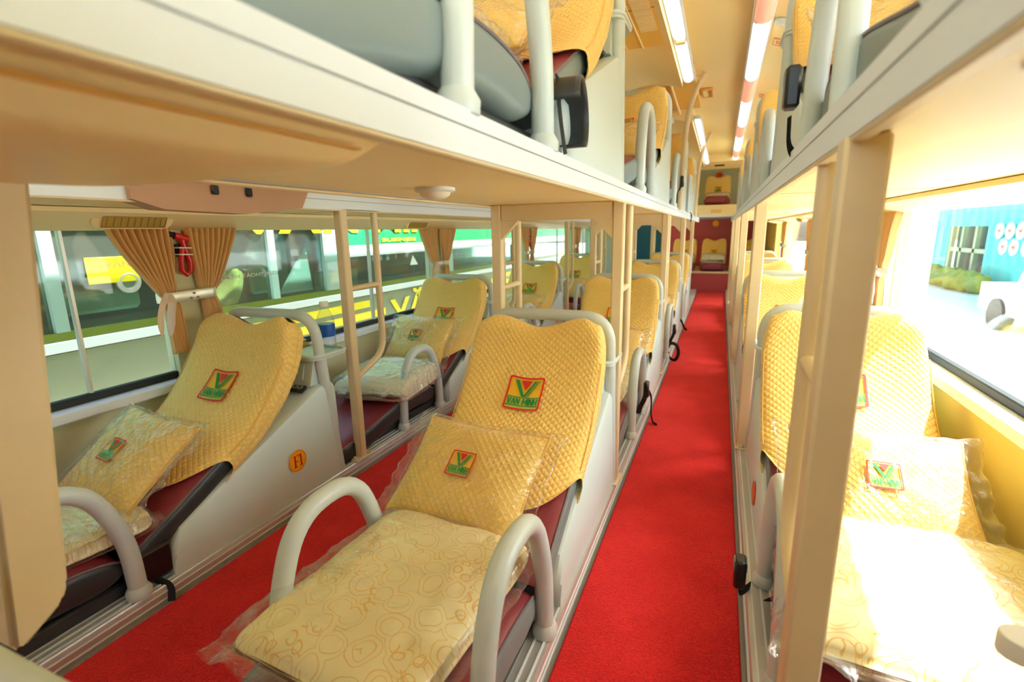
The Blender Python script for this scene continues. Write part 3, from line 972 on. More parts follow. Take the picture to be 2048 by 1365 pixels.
deck(-.165, .268, 'cream deck carrying the upper berths over the centre row', True, True, -.95, 6.9)
deck(-1.13, -.668, 'cream deck carrying the upper berths along the left windows', False, True, -.95, 6.7)
deck(.668, 1.16, 'cream deck carrying the upper berths along the right windows', True, False, -.95, 7.4)

# posts with a ladder tube
def post_parts(t, x, y, top=.968, post=True, w=.017, foot=True, fat=1.0, zb=.05):
    if post:
        p = obj('post', B(x - w, x + w, y - w, y + w, zb, top, mt=creamp, b=.004), t)
        if foot:
            obj('foot_plate', B(x - .024, x + .024, y - .045, y + .045, zb, zb + .006, mt=creamp, b=.002), p)
            for s in (-1, 1):
                obj('bolt', G().lathe([(.008, 0), (.008, .005), (.004, .009)], (x, y + s * .034, zb + .006), 8).mesh('bolt', alum), p)
    r = .0125 * fat
    path = arc_path([(x, y + .185, top), (x, y + .185, .42), (x, y + .02, .365)], .07 * (1 if fat < 1.2 else .8), 8)
    obj('ladder_tube', G().tube(path, r, 14).mesh('ladder_tube', creamp), t)
    obj('rung', G().tube([(x, y + .01, .690), (x, y + .185, .692)], r * .85, 10).mesh('rung', creamp), t)
    obj('top_bracket', B(x - .016, x + .016, y, y + .20, top - .006, top, mt=creamp, b=.002), t)
def bunk_post(x, y, label, group, **k):
    t = thing('bunk_post', label, 'post', (0, 0, 0), group=group)
    post_parts(t, x, y, **k)
    return t
order = ['nearest', 'second', 'third', 'fourth', 'fifth']
for i in range(4):
    bunk_post(-.672, 1.42 + 1.4 * i, '%s cream ladder post along the left window berths' % order[i].capitalize(), 'ladder posts on the left row')
for i in range(5):
    bunk_post(.674, .62 + 1.4 * i, '%s cream ladder post along the right window berths' % order[i].capitalize(), 'ladder posts on the right row', w=.020)
def centre_frame(y, label):
    t = thing('bunk_portal', label, 'frame', (0, 0, 0), group='portal frames of the centre row')
    post_parts(t, -.148, y); post_parts(t, .258, y)
    g = G().box(-.13, .24, y - .014, y + .014, .915, .968, b=.003)
    for s, xx in ((1, -.131), (-1, .241)):
        g.prism([(xx, .92), (xx + s * .065, .92), (xx, .855)], 'y', y - .012, y + .012)
    obj('crossbeam', g.mesh('crossbeam', creamp, 30), t)
for i in range(4):
    centre_frame(1.575 + 1.4 * i, '%s cream portal frame with ladder tubes in the centre row' % order[i].capitalize())
# the close tube at the left edge of the picture
t = thing('ladder_rail', 'thick blurred cream rail ending above the seat, closest to the viewer on the left', 'rail')
g = G().prism([(.268, .968), (.332, .968), (.284, .475), (.276, .455), (.232, .425), (.222, .430)], 'x', -.208, -.152)
_me = g.mesh('post', creamp)
_bm = bmesh.new(); _bm.from_mesh(_me); bmesh.ops.bevel(_bm, geom=_bm.edges[:], offset=.006, segments=2, affect='EDGES'); _bm.to_mesh(_me); _bm.free()
obj('post', _me, t)
obj('top_bracket', B(-.185, -.145, .13, .322, .958, .968, mt=creamp, b=.002), t)

# moulded trays under the decks
def tray(loc, label, x0, x1, y0, y1, dz, mt, flip=1):
    t = thing('moulded_tray', label, 'tray', loc)
    g = G()
    def fn(i, j):
        u, v = 2 * i - 1, 2 * j - 1
        e = max(abs(u), abs(v))
        k = (1 - abs(u) ** 7) ** .4 * (1 - abs(v) ** 10) ** .4
        return Vector(((x0 + x1) / 2 + u * (x1 - x0) / 2, (y0 + y1) / 2 + v * (y1 - y0) / 2, -dz * k))
    g.grid(30, 40, fn)
    g.box(x0, x1, y0, y1, -.002, .0, 0)
    obj('shell', g.mesh('shell', mt, 50), t)
    return t
tr = tray((0, 0, .967), 'large cream moulded tray under the nearest centre upper berth', -.12, .243, -.6, .425, .036, cream)
obj('seam', B(-.10, .244, -.6, .39, -.0125, -.0105, mt=duct_o), tr)
t = thing('bumper_pad', 'brown moulded pad with black clips on the left deck edge', 'pad', (0, 0, 0))
g = G().prism([(.73, .965), (.80, .945), (1.02, .940), (1.22, .962), (1.25, 1.012), (.73, 1.012)], 'x', -.70, -.641)
obj('pad', g.mesh('pad', brownp, 50), t)
for y in (.93, 1.03):
    obj('clip', B(-.641, -.632, y - .01, y + .01, .985, 1.008, mt=black, b=.003), t)
tr = tray((0, 0, .967), 'cream moulded tray under the nearest right upper berth', .70, 1.12, -.6, .40, .045, creamp)
t = thing('deck_end_cap', 'grey white moulded end piece with a slot on the right deck edge', 'cap')
g = G().prism([(-.4, 1.0), (.42, 1.0), (.46, 1.03), (.44, 1.10), (.36, 1.16), (-.4, 1.18)], 'x', .662, .70)
obj('body', g.mesh('body', greyp, 50), t)
obj('slot', B(.6605, .663, .33, .345, 1.05, 1.085, mt=black, b=.001), t)

# dome lamp under the centre deck
t = thing('dome_lamp', 'round white dome lamp under the centre deck', 'lamp', (.016, .90, .968))
obj('ring', G().lathe([(.040, 0), (.040, -.006), (.034, -.009), (.030, -.008)], n=28).mesh('ring', white), t)
obj('diffuser', G().lathe([(.032, -.006), (.029, -.014), (.020, -.020), (.008, -.023), (.001, -.0235)], n=28).mesh('diffuser', lens), t)

# ceiling lamps
def ceiling_lamp(x, z, y0, y1, label, segs, w=.026):
    t = thing('ceiling_lamp', label, 'lamp', (x, 0, z), group='long strip lamps under the roof')
    obj('tray', B(-w - .008, w + .008, y0 - .02, y1 + .02, .0, .022, mt=white, b=.006), t)
    for (a, b, mt_) in segs:
        g = G()
        def fn(i, j, a=a, b=b):
            an = pi + pi * i
            k = max(0, 1 - abs(2 * j - 1) ** 24) ** .5
            return Vector((w * cos(an) * (.8 + .2 * k), a + (b - a) * j, .002 + w * .95 * sin(an) * k))
        g.grid(14, 20, fn)
        obj('tube_cover', g.mesh('tube_cover', mt_, 180), t)
    for (a, b, mt_) in segs[:-1]:
        obj('joint', B(-w * .9, w * .9, b - .012, b + .012, -.016, .004, mt=cream, b=.006), t)
ceiling_lamp(.325, 1.695, -.9, 3.22, 'long bluish white strip lamp along the front air duct', [(-.9, .9, tubeL), (.9, 2.55, tubeL), (2.55, 3.2, tubeL)])
ceiling_lamp(.325, 1.695, 4.3, 7.25, 'bluish white strip lamp along the rear air duct', [(4.3, 5.6, tubeL), (5.6, 7.2, tubeL)], w=.022)
ceiling_lamp(-.40, 1.69, -.5, 1.75, 'short bluish white strip lamp on the left roof slope', [(-.5, 1.75, tubeL)])
ss = []; y = -.9
while y < 7.2:
    ss.append((y, y + .55, tubeP)); ss.append((y + .55, y + 1.5, tubeL)); y += 1.5
ceiling_lamp(.655, 1.765, -.9, ss[-1][1], 'long strip lamp in pink and white lengths along the right roof', ss, w=.036)

# air ducts over the centre row
def air_duct(y0, y1, label, grille):
    t = thing('air_duct', label, 'duct', (0, 0, 0))
    x0, x1 = -.06, .292
    bot = []
    for k in range(17):
        u = k / 16; bot.append((x0 + (x1 - x0) * u, 1.665 + .035 * sin(pi * u)))
    g = G().prism(bot + [(x1, 1.80), (x0, 1.80)], 'y', y0, y1)
    obj('housing', g.mesh('housing', cream, 50), t)
    g = G().tube([(a, y1 + .002, b) for a, b in bot], .004, 6)
    obj('end_lip', g.mesh('end_lip', creamp), t)
    g = G().tube([(a, y0 - .002, b) for a, b in bot], .004, 6)
    obj('end_lip', g.mesh('end_lip', creamp), t)
    if grille:
        pn = obj('grille_panel', B(.06, .27, grille[0], grille[1], 1.672, 1.692, mt=duct_o, b=.003), t)
        g = G(); yy = grille[0] + .03
        while yy < grille[1] - .2:
            g.box(.19, .255, yy, yy + .006, 1.668, 1.674); yy += .016
        s = obj('slat', g.mesh('slat', cream), pn); s['kind'] = 'stuff'
        for xx in (.10, .17): obj('rib', B(xx, xx + .006, grille[0], grille[1], 1.667, 1.674, mt=cream, b=.001), pn)
        obj('cross_joint', B(.06, .27, grille[1] - .42, grille[1] - .414, 1.670, 1.674, mt=brownp), pn)
    return t
air_duct(-1.2, 3.22, 'cream air duct with an ochre grille over the front centre berths', (-.9, 2.5))
air_duct(4.28, 7.35, 'cream air duct over the rear centre berths', None)
t = thing('roof_hatch', 'ochre roof hatch panel between the two air ducts', 'hatch')
obj('panel', B(-.10, .345, 3.24, 4.27, 1.765, 1.80, mt=duct_o, b=.004), t)
obj('lock_hole', G().lathe([(.02, 0), (.02, -.004), (.012, -.005)], (.06, 3.75, 1.765), 16).mesh('lock_hole', black), t)
obj('pipe', G().tube([(.20, 3.5, 1.755), (.20, 4.27, 1.735)], .008, 8).mesh('pipe', cream), t)
t = thing('roof_vent', 'small framed vent in the roof beside the hatch', 'vent', (.40, 4.0, 1.80))
g = G().tube([(-.03, -.10, 0), (.03, -.10, 0), (.03, .10, 0), (-.03, .10, 0)], .008, 8, closed=True)
obj('frame', g.mesh('frame', duct_o), t)
obj('vane', B(-.028, .0, -.09, .09, -.004, .004, mt=cream), t); obj('vane', B(.012, .024, -.09, .09, -.008, .002, mt=brownp), t)

# curved grab poles from the deck to the roof
def grab_pole(y, label):
    t = thing('grab_pole', label, 'pole', (0, y, 0), group='curved grab poles over the wide aisle')
    path = [(.288, 0, 1.0), (.292, 0, 1.2), (.297, 0, 1.4), (.308, 0, 1.55), (.330, 0, 1.66), (.365, 0, 1.75), (.395, 0, 1.805)]
    obj('pole', G().tube(arc_path(path, .1, 4), .017, 10, flat=(.55, 1.0)).mesh('pole', creamp), t)
    obj('bracket', G().tube([(.335, 0, 1.79), (.40, 0, 1.795)], .006, 8).mesh('bracket', creamp), t)
grab_pole(3.5, 'curved cream grab pole nearest the viewer over the wide aisle')
grab_pole(5.6, 'curved cream grab pole further back over the wide aisle')

# stickers and disc on the right roof slope
def roof_sticker(x, y, label):
    z = 1.785 - (x - .70) * .34
    t = thing('sticker', label, 'sticker', (x, y, z - .004), (0, math.radians(19), 0))
    g = G().box(-.034, .034, -.045, .045, -.001, 0)
    obj('sheet', g.mesh('sheet', cream), t)
    obj('frame', G().tube([(-.032, -.043, -.002), (.032, -.043, -.002), (.032, .043, -.002), (-.032, .043, -.002)], .0014, 5, closed=True).mesh('frame', disc_o), t)
    g = G()
    for r in range(2):
        for c in range(3):
            g.box(-.02 + c * .014, -.010 + c * .014, -.02 + r * .026, -.006 + r * .026, -.0022, -.001)
    obj('printed_marks', g.mesh('printed_marks', disc_o), t)
roof_sticker(.755, 3.0, 'small orange framed sticker on the right roof slope, nearer one')
roof_sticker(.760, 4.1, 'small orange framed sticker on the right roof slope, further one')
t = thing('reading_lamp', 'round grey lamp on the right roof slope', 'lamp', (.74, 2.72, 1.768), (0, math.radians(19), 0))
obj('body', G().lathe([(.030, 0), (.030, -.012), (.022, -.018), (.001, -.019)], n=20).mesh('body', greyp), t)
obj('lens', G().lathe([(.018, -.017), (.012, -.022), (.001, -.023)], n=16).mesh('lens', lens), t)

# oval air vents on the header panels
def air_vent(x, y, z, d, label, dark=False):
    t = thing('air_vent', label, 'vent', (x, y, z), (0, -d * math.radians(58), 0), 'oval air vents above the windows')
    def stad(L, h, n=8):
        P = []
        for s, a0 in ((1, -pi / 2), (-1, pi / 2)):
            for k in range(n + 1):
                a = a0 + pi * k / n; P.append((h * sin(a), s * (L - h) + h * cos(a) ) if False else (h * sin(a) , s * (L - h) + abs(h * cos(a)) * s))
        return P
    g = G().prism(stad(.115, .026), 'z', -.006, .012); obj('bezel', g.mesh('bezel', duct_o if dark else cream, 50), t)
    g = G().prism([(-.017, -.088), (.017, -.088), (.017, .088), (-.017, .088)], 'z', -.010, -.004); obj('grille', g.mesh('grille', vent_g), t)
    g = G().tube([(-.018, -.09, -.010), (.018, -.09, -.010), (.018, .09, -.010), (-.018, .09, -.010)], .0022, 5, closed=True); obj('rim', g.mesh('rim', brownp), t)
    for k in range(9):
        obj('slat', B(-.015, .015, -.076 + k * .019 - .003, -.076 + k * .019 + .003, -.013, -.009, mt=vent_g, b=.001), t)
for i, y in enumerate((1.0, 2.55, 4.1)):
    air_vent(XL + .062, y, .934, 1, '%s oval air vent above the left windows' % order[i].capitalize())
for i, y in enumerate((1.15, 3.2, 4.5)):
    air_vent(XR - .072, y, .943, -1, '%s oval air vent above the right windows' % order[i].capitalize(), True)

# ================================================================== berths
yel = (disc_y, txt_r)
L_R = [1.31, 2.71, 4.11, 5.51]
C_R = [.07, 1.55, 2.95, 4.35, 5.75]
R_R = [1.88, 3.28, 4.68, 6.08]
gl, gc, gr_ = 'lower berths along the left windows', 'lower berths of the centre row', 'lower berths along the right windows'
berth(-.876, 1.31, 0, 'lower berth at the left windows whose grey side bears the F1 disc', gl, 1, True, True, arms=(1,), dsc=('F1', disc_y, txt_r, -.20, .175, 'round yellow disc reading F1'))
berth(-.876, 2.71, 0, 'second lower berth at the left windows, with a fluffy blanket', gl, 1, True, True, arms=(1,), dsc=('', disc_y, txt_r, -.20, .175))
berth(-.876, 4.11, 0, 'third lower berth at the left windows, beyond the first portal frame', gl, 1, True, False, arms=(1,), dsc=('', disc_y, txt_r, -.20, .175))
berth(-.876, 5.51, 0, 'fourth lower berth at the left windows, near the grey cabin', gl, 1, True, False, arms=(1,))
t = thing('hoop_rail', 'pale round hoop rail cut off at the bottom left corner', 'rail', (.068, .19, -.055)); obj('hoop', hoop_me, t)
berth(.055, 1.55, 0, 'large foreground lower berth in the centre row', gc, 1, False, True)
berth(.055, 2.95, 0, 'second lower berth of the centre row, behind the large foreground one', gc, 1, False, True, belt=1)
berth(.055, 4.35, 0, 'third lower berth of the centre row', gc, 1, False, False, belt=1)
berth(.055, 5.75, 0, 'last lower berth of the centre row, near the aisle end', gc, 1, False, False)
berth(.90, 1.88, 0, 'nearest lower berth at the right windows, bleached by sun', gr_, -1, False, True, arms=(-1,), belt=-1, dsc=('', disc_o, txt_r, -.38, .12))
berth(.90, 3.28, 0, 'second lower berth at the right windows', gr_, -1, False, True, arms=(-1,))
berth(.90, 4.68, 0, 'third lower berth at the right windows', gr_, -1, False, False, arms=(-1,))
berth(.90, 6.08, 0, 'last lower berth at the right windows, near the aisle end', gr_, -1, False, False, arms=(-1,))
UZ = .960
gu, gv = 'upper berths over the centre row', 'upper berths over the right windows'
berth(.055, 1.55, UZ, 'nearest upper berth over the centre row, with a big grey cushion side', gu, 1, False, True)
berth(.055, 2.95, UZ, 'second upper berth over the centre row', gu, 1, False, True)
berth(.055, 4.35, UZ, 'third upper berth over the centre row', gu, 1, False, False, belt=1)
berth(.055, 5.75, UZ, 'last upper berth over the centre row', gu, 1, False, False)
berth(.90, 1.88, UZ, 'nearest upper berth over the right windows, with a black buckle', gv, -1, False, True)
berth(.90, 3.28, UZ, 'second upper berth over the right windows', gv, -1, False, False, belt=-1)
berth(.90, 4.68, UZ, 'third upper berth over the right windows', gv, -1, False, False, belt=-1)
berth(.90, 6.08, UZ, 'last upper berth over the right windows', gv, -1, False, False)

# rear berths across the end
def rear_berth(x, z0, label, w=.165, blk=True, lg=True):
    t = thing('rear_berth', label, 'berth', (x, 0, z0), group='berths across the rear end')
    obj('seat_cushion', G().box(-w, w, 7.56, 8.25, .0, .09, b=.025).mesh('seat_cushion', maroon), t)
    obj('foot_cushion', G().box(-w * .9, w * .7, 7.5, 7.60, .02, .11, b=.02).mesh('foot_cushion', maroon), t)
    me = cover_far
    c = obj('backrest_cover', me, t, (0, 8.32, -.19)); c.scale = (w / .2, .9, 1.0)
    if lg:
        e = obj('emblem', emblem_cover, c)
    return t
rear_berth(.465, .297, 'rear lower berth facing the wide aisle')
rear_berth(.055, .297, 'rear lower berth left of the aisle end')
rear_berth(.90, .297, 'rear lower berth right of the aisle end')
rear_berth(.465, 1.195, 'rear upper berth above the aisle end', lg=True)
t = thing('berth_sign', 'round yellow sign on the maroon panel at the aisle end', 'sign', (.46, 8.57, .955), (0, 0, -pi / 2))
obj('plate', disc('', disc_y, txt_r), t).scale = (1.3, 1.3, 1.3)
t = thing('berth_sign', 'round red sign above the rear upper berth', 'sign', (.465, 8.58, 1.67), (0, 0, -pi / 2))
obj('plate', disc('34', disc_o, txt_r), t).scale = (1.4, 1.4, 1.4)

# ================================================================== pillows and blankets
gp = 'wrapped yellow pillows on the berths'
RX = math.radians(38)
def std_pillow(cx, yr, z0, label, k=0, dx=0, rz=0, rx=RX, dy=0, dz=0, **kw):
    return pillow((cx + dx, yr - .565 + dy, z0 + .312 + dz), (rx, 0, rz), label, k, **kw)
std_pillow(-.876, 1.31, 0, 'wrapped yellow pillow on the berth with the F1 disc', 1, rz=math.radians(-6), dx=.01)
std_pillow(-.876, 2.71, 0, 'shiny wrapped yellow pillow on the second left berth', 0, rx=math.radians(48), dy=.03, dz=.03)
std_pillow(-.876, 4.11, 0, 'wrapped yellow pillow on the third left berth', 1)
std_pillow(-.876, 5.51, 0, 'wrapped yellow pillow on the fourth left berth', 0)
std_pillow(.055, 1.55, 0, 'wrapped yellow pillow on the large foreground centre berth', 0, rz=math.radians(-5), dx=-.035)
std_pillow(.055, 2.95, 0, 'wrapped yellow pillow on the second centre berth', 1)
std_pillow(.055, 4.35, 0, 'wrapped yellow pillow on the third centre berth', 0)
std_pillow(.055, 5.75, 0, 'wrapped yellow pillow on the last centre berth', 1)
std_pillow(.90, 1.88, 0, 'wrapped yellow pillow on the nearest right berth', 1, dy=-.06, dx=.01)
std_pillow(.90, 3.28, 0, 'wrapped yellow pillow on the second right berth', 0)
std_pillow(.90, 4.68, 0, 'wrapped yellow pillow on the third right berth', 1)
std_pillow(.055, 1.55, UZ, 'wrapped pale pillow on the nearest centre upper berth', 1, dx=-.02, emb=False)
std_pillow(.055, 2.95, UZ, 'wrapped pillow on the second centre upper berth', 0)
std_pillow(.90, 1.88, UZ, 'wrapped pillow on the nearest right upper berth', 0)
gb = 'folded blankets on the berths'
blanket((.035, .665, .19), (math.radians(-1), 0, math.radians(-4)), 'large folded cream blanket with ring embroidery on the foreground centre berth', 0, (1.04, 1.0, .95))
blanket((-.84, .60, .185), (0, 0, math.radians(-8)), 'folded cream blanket on the berth with the F1 disc', 0, (.9, .45, .8))
blanket((-.80, 1.80, .188), (0, 0, math.radians(8)), 'fluffy white folded blanket on the second left berth', 1, (1.0, .92, 1.35))
blanket((-.88, 3.35, .188), (0, 0, 0), 'white folded blanket on the third left berth', 1, (1, .9, 1.1))
blanket((.055, 2.10, .188), (0, 0, 0), 'folded blanket on the second centre berth', 0, (1, .9, 1))
blanket((.92, .985, .188), (0, 0, math.radians(-6)), 'sunlit white folded blanket on the nearest right berth', 0, (1.22, .98, 1.05))
blanket((.90, 2.45, .188), (0, 0, 0), 'sunlit folded blanket on the second right berth', 0, (1, .95, 1.1))
blanket((.90, 3.85, .188), (0, 0, 0), 'sunlit folded blanket on the third right berth', 1, (1, .95, 1.1))
blanket((.465, 7.86, .39), (0, 0, 0), 'folded pale blanket on the rear lower berth', 1, (.9, .6, 1.6))
blanket((.055, 7.86, .39), (0, 0, 0), 'folded pale blanket on the rear lower berth left of the aisle end', 1, (.9, .6, 1.6))
blanket((.465, 7.88, 1.287), (0, 0, 0), 'folded pale blanket on the rear upper berth', 1, (.9, .6, 1.0))
blanket((.03, .78, UZ + .188), (0, 0, 0), 'folded cream blanket on the nearest centre upper berth', 0, (.9, .6, .9))

# ================================================================== small things
def bottle(loc, label, s=1.0):
    t = thing('water_bottle', label, 'bottle', loc, group='clear water bottles')
    t.scale = (s, s, s)
    g = G().lathe([(.026, 0), (.030, .004), (.030, .03), (.0285, .034), (.030, .038), (.030, .10), (.028, .112), (.018, .134), (.0135, .142), (.0135, .152)], n=24)
    obj('body', g.mesh('body', bottlem), t)
    obj('label_band', G().lathe([(.0305, .045), (.0307, .046), (.0307, .088), (.0305, .089)], n=24).mesh('label_band', bluel), t, label='blue paper band')
    obj('cap', G().lathe([(.0155, .150), (.0158, .152), (.0158, .166), (.0145, .168)], n=20).mesh('cap', lens), t, label='pale cap')
    return t
bottle((-.735, 1.37, .484), 'clear water bottle with blue band on the shelf of the F1 berth')
bottle((-.03, 1.60, .484), 'clear water bottle behind the large foreground centre berth', .8)
bottle((.04, 3.00, .484), 'clear water bottle behind the second centre berth')
bottle((-.80, 5.53, .484), 'clear water bottle on the shelf of the fourth left berth')
# bottle in the near right corner, standing on a low box
t = thing('foot_box', 'low grey box in the bottom right corner', 'box')
obj('body', B(.72, 1.10, .12, .60, .05, .33, mt=greyp, b=.02), t)
bottle((.825, .53, .332), 'blurred clear bottle with blue band in the bottom right corner', 1.08)
def packet(loc, rz, label, w, l, h, mt_):
    t = thing('tissue_packet', label, 'packet', loc, (0, 0, rz))
    g = G()
    def fn(i, j):
        u, v = 2 * i - 1, 2 * j - 1
        return Vector((u * w, v * l, h * (1 - abs(u) ** 3) ** .5 * (1 - abs(v) ** 6) ** .5 + .003 * noise.noise(Vector((u * 4, v * 5, w * 50)))))
    g.grid(14, 14, fn); g.box(-w, w, -l, l, -.001, .001)
    obj('wrapper', g.mesh('wrapper', mt_, 180), t)
packet((-.885, 1.355, .486), .1, 'olive green packet on the shelf of the F1 berth', .05, .035, .014, packg)
packet((-.90, 1.365, .502), -.1, 'pale packet on top of the olive green packet', .045, .03, .012, packm)

# curtains
def curtain(x, d, ytop, ytie, ybot, ztop, ztie, zbot, label, folds, mt_=curt, seed=0):
    g = G()
    def fn(i, j):
        z = ztop + (zbot - ztop) * j
        k = (ztop - z) / (ztop - ztie)
        if k <= 1:
            kk = k ** 1.25
            a = ytop[0] + (ytie[0] - ytop[0]) * kk; b = ytop[1] + (ytie[1] - ytop[1]) * kk
        else:
            m_ = (z - ztie) / (zbot - ztie)
            mm = 1 - (1 - m_) ** 1.6
            a = ytie[0] + (ybot[0] - ytie[0]) * mm; b = ytie[1] + (ybot[1] - ytie[1]) * mm
        amp = .013 if abs(k - 1) > .12 else .008
        w = i + .012 * noise.noise(Vector((i * 6, j * 2, seed)))
        return Vector((x - d * (.022 + amp * sin(2 * pi * folds * w + seed) + .006 * noise.noise(Vector((i * 5, j * 4, seed)))), a + (b - a) * w, z))
    g.grid(folds * 10, 26, fn)
    o = obj('curtain', g.mesh('curtain', mt_, 180, recalc=False))
    md = o.modifiers.new('cloth', 'SOLIDIFY'); md.thickness = .002
    return tag(o, label, 'curtain', 'pleated tan curtains at the windows')
def tieback(x, d, y0, y1, z, label, ribbons):
    t = thing('curtain_tieback', label, 'tieback', (0, 0, 0), group='metal curtain tiebacks')
    path = arc_path([(x - d * .006, y0, z), (x - d * .046, y0 + .012, z), (x - d * .046, y1 - .012, z + .004), (x - d * .006, y1, z + .004)], .02, 5)
    obj('band', G().tube(path, .017, 8, flat=(1.0, .12)).mesh('band', tinband, 50), t)
    yc = (y0 + y1) / 2
    for (a, b) in ((0, .008), (-.012, -.007), (.012, -.007)):
        obj('screw', G().lathe([(.004, 0), (.004, -d * .003), (.001, -d * .004)], (x - d * .0485, yc + a, z + b), 8, axis='x').mesh('screw', brownp), t)
    if ribbons:
        for s in (0, 1):
            p = [(x - d * .046, y0 + .012, z + .01), (x - d * .055, y0 - .012 + s * .03, z - .01), (x - d * .052, y0 - .028 + s * .035, z - .06), (x - d * .05, y0 - .028 + s * .028, z - .12)]
            obj('ribbon', G().tube(arc_path(p, .04, 4), [.014] * 3 + [.013] * 8 + [.004] * (len(arc_path(p, .04, 4)) - 11), 8, flat=(.12, 1.0) if False else (1.0, .12)).mesh('ribbon', ribbon, 60), t, label='limp pale ribbon end')
def hammer(x, d, y, z, label, big=True):
    t = thing('emergency_hammer', label, 'hammer', (x, y, z), group='red emergency hammers on the window pillars')
    k = 1 if big else .8
    path = [(-d * .02, -.002, .055 * k), (-d * .02, .004, .02 * k), (-d * .02, .018, -.03 * k), (-d * .02, .014, -.062 * k), (-d * .02, 0, -.072 * k), (-d * .02, -.016, -.058 * k), (-d * .02, -.012, -.02 * k), (-d * .02, -.002, .02 * k)]
    obj('handle', G().tube(path, .0085, 10).mesh('handle', redpl), t)
    obj('head', G().tube([(-d * .02, -.026, .058 * k), (-d * .02, .02, .046 * k)], .0125, 10).mesh('head', redpl), t)
    obj('tip', G().tube([(-d * .02, -.044, .064 * k), (-d * .02, -.026, .058 * k)], .010, 10).mesh('tip', black), t)
    h = obj('holder', B(0, -d * .012, -.018, .022, -.012, .03, mt=black, b=.003), t)
    for zz in (.018, -.004):
        obj('cable_tie', G().tube([(-d * .03, -.02, zz), (-d * .032, .022, zz - .002), (-d * .006, .024, zz), (-d * .006, -.02, zz)], .0022, 6, closed=True).mesh('cable_tie', lens), t)
xl = XL + .004
names_l = ['nearest left window pillar', 'second left window pillar', 'third left window pillar', 'fourth left window pillar']
for i, p in enumerate(PL):
    near = 'left half'
    curtain(xl, -1, (p - .225, p - .03), (p - .095, p - .045), (p - .085, p - .03), .912, .69, .50, 'tan pleated curtain tied back on the near side of the %s' % names_l[i], 9, seed=i)
    curtain(xl, -1, (p + .02, p + .215), (p + .045, p + .092), (p + .05, p + .125), .912, .69, .50, 'tan pleated curtain tied back on the far side of the %s' % names_l[i], 9, seed=i + 5)
    tieback(xl, -1, p - .10, p + .10, .688, 'tin band holding the curtains of the %s' % names_l[i], i in (0, 1))
hammer(xl, -1, 1.165, .83, 'red emergency hammer with white ties on the nearest left pillar')
hammer(xl, -1, 4.55, .80, 'red emergency hammer on the third left pillar', False)
xr = XR - .004
names_r = ['nearest right window pillar', 'second right window pillar', 'third right window pillar']
for i, p in enumerate(PR):
    curtain(xr, 1, (p - .20, p - .03), (p - .09, p - .045), (p - .10, p - .03), .928, .70, .50, 'tan pleated curtain tied back on the near side of the %s' % names_r[i], 8, seed=i + 11)
    curtain(xr, 1, (p + .03, p + .20), (p + .045, p + .09), (p + .05, p + .12), .928, .70, .50, 'tan pleated curtain tied back on the far side of the %s' % names_r[i], 8, seed=i + 17)
    tieback(xr, 1, p - .10, p + .10, .70, 'tin band holding the curtains of the %s' % names_r[i], i == 0)
hammer(xr, 1, 4.15, .82, 'red emergency hammer on the second right pillar', False)

# seat belts lying about
def loose_belt(pts, label, buckle=None, loc=(0, 0, 0), r=.011, flat=(1.0, .14), rot=(0, 0, 0)):
    t = thing('seat_belt', label, 'belt', loc, group='black seat belts')
    obj('strap', G().tube(arc_path(pts, .04, 6), r, 8, flat=flat).mesh('strap', strapm, 60), t)
    if buckle:
        b = obj('buckle', G().box(-.012, .012, -.020, .020, -.034, .034, b=.005).mesh('buckle', black), t, buckle, rot)
        obj('release_button', G().box(-.0135, .0135, -.014, .014, .006, .030, b=.002).mesh('release_button', bolst), b)
    return t
loose_belt([(.665, 1.16, .055), (.652, 1.12, .07), (.640, 1.09, .085), (.636, 1.08, .11)], 'black seat belt buckle beside the armrest of the nearest right berth', (.634, 1.075, .145))
loose_belt([(.70, 1.16, 1.04), (.672, 1.12, 1.005), (.650, 1.08, 1.02), (.646, 1.06, 1.07)], 'black seat belt buckle hanging at the nearest right upper berth', (.645, 1.055, 1.115))
loose_belt([(.23, 2.36, .10), (.262, 2.33, .16), (.300, 2.28, .13), (.302, 2.25, .05), (.315, 2.235, .014), (.335, 2.22, .012)], 'black seat belt trailing from the second centre berth onto the carpet')
loose_belt([(.262, 3.45, .09), (.285, 3.42, .14), (.325, 3.40, .13), (.342, 3.39, .075), (.318, 3.40, .02), (.28, 3.42, .03), (.268, 3.44, .07)], 'looped black seat belt hanging over the carpet by the third centre berth')
loose_belt([(.262, 4.60, .10), (.283, 4.58, .07), (.30, 4.56, .03), (.325, 4.55, .014)], 'short black seat belt end near the aisle end')
loose_belt([(-.70, .64, .10), (-.672, .655, .065), (-.648, .672, .045), (-.637, .66, .012)], 'frayed black belt end at the sill of the F1 berth')
loose_belt([(-.75, .30, .20), (-.745, .345, .205), (-.738, .37, .21)], 'black buckle on the dark seat at the left edge', (-.735, .385, .222), rot=(math.radians(75), 0, math.radians(20)))
loose_belt([(.262, 5.0, 1.03), (.285, 4.98, 1.005), (.29, 4.95, .985), (.288, 4.9, .96), (.293, 4.82, .945)], 'black seat belt dangling from the third centre upper berth')
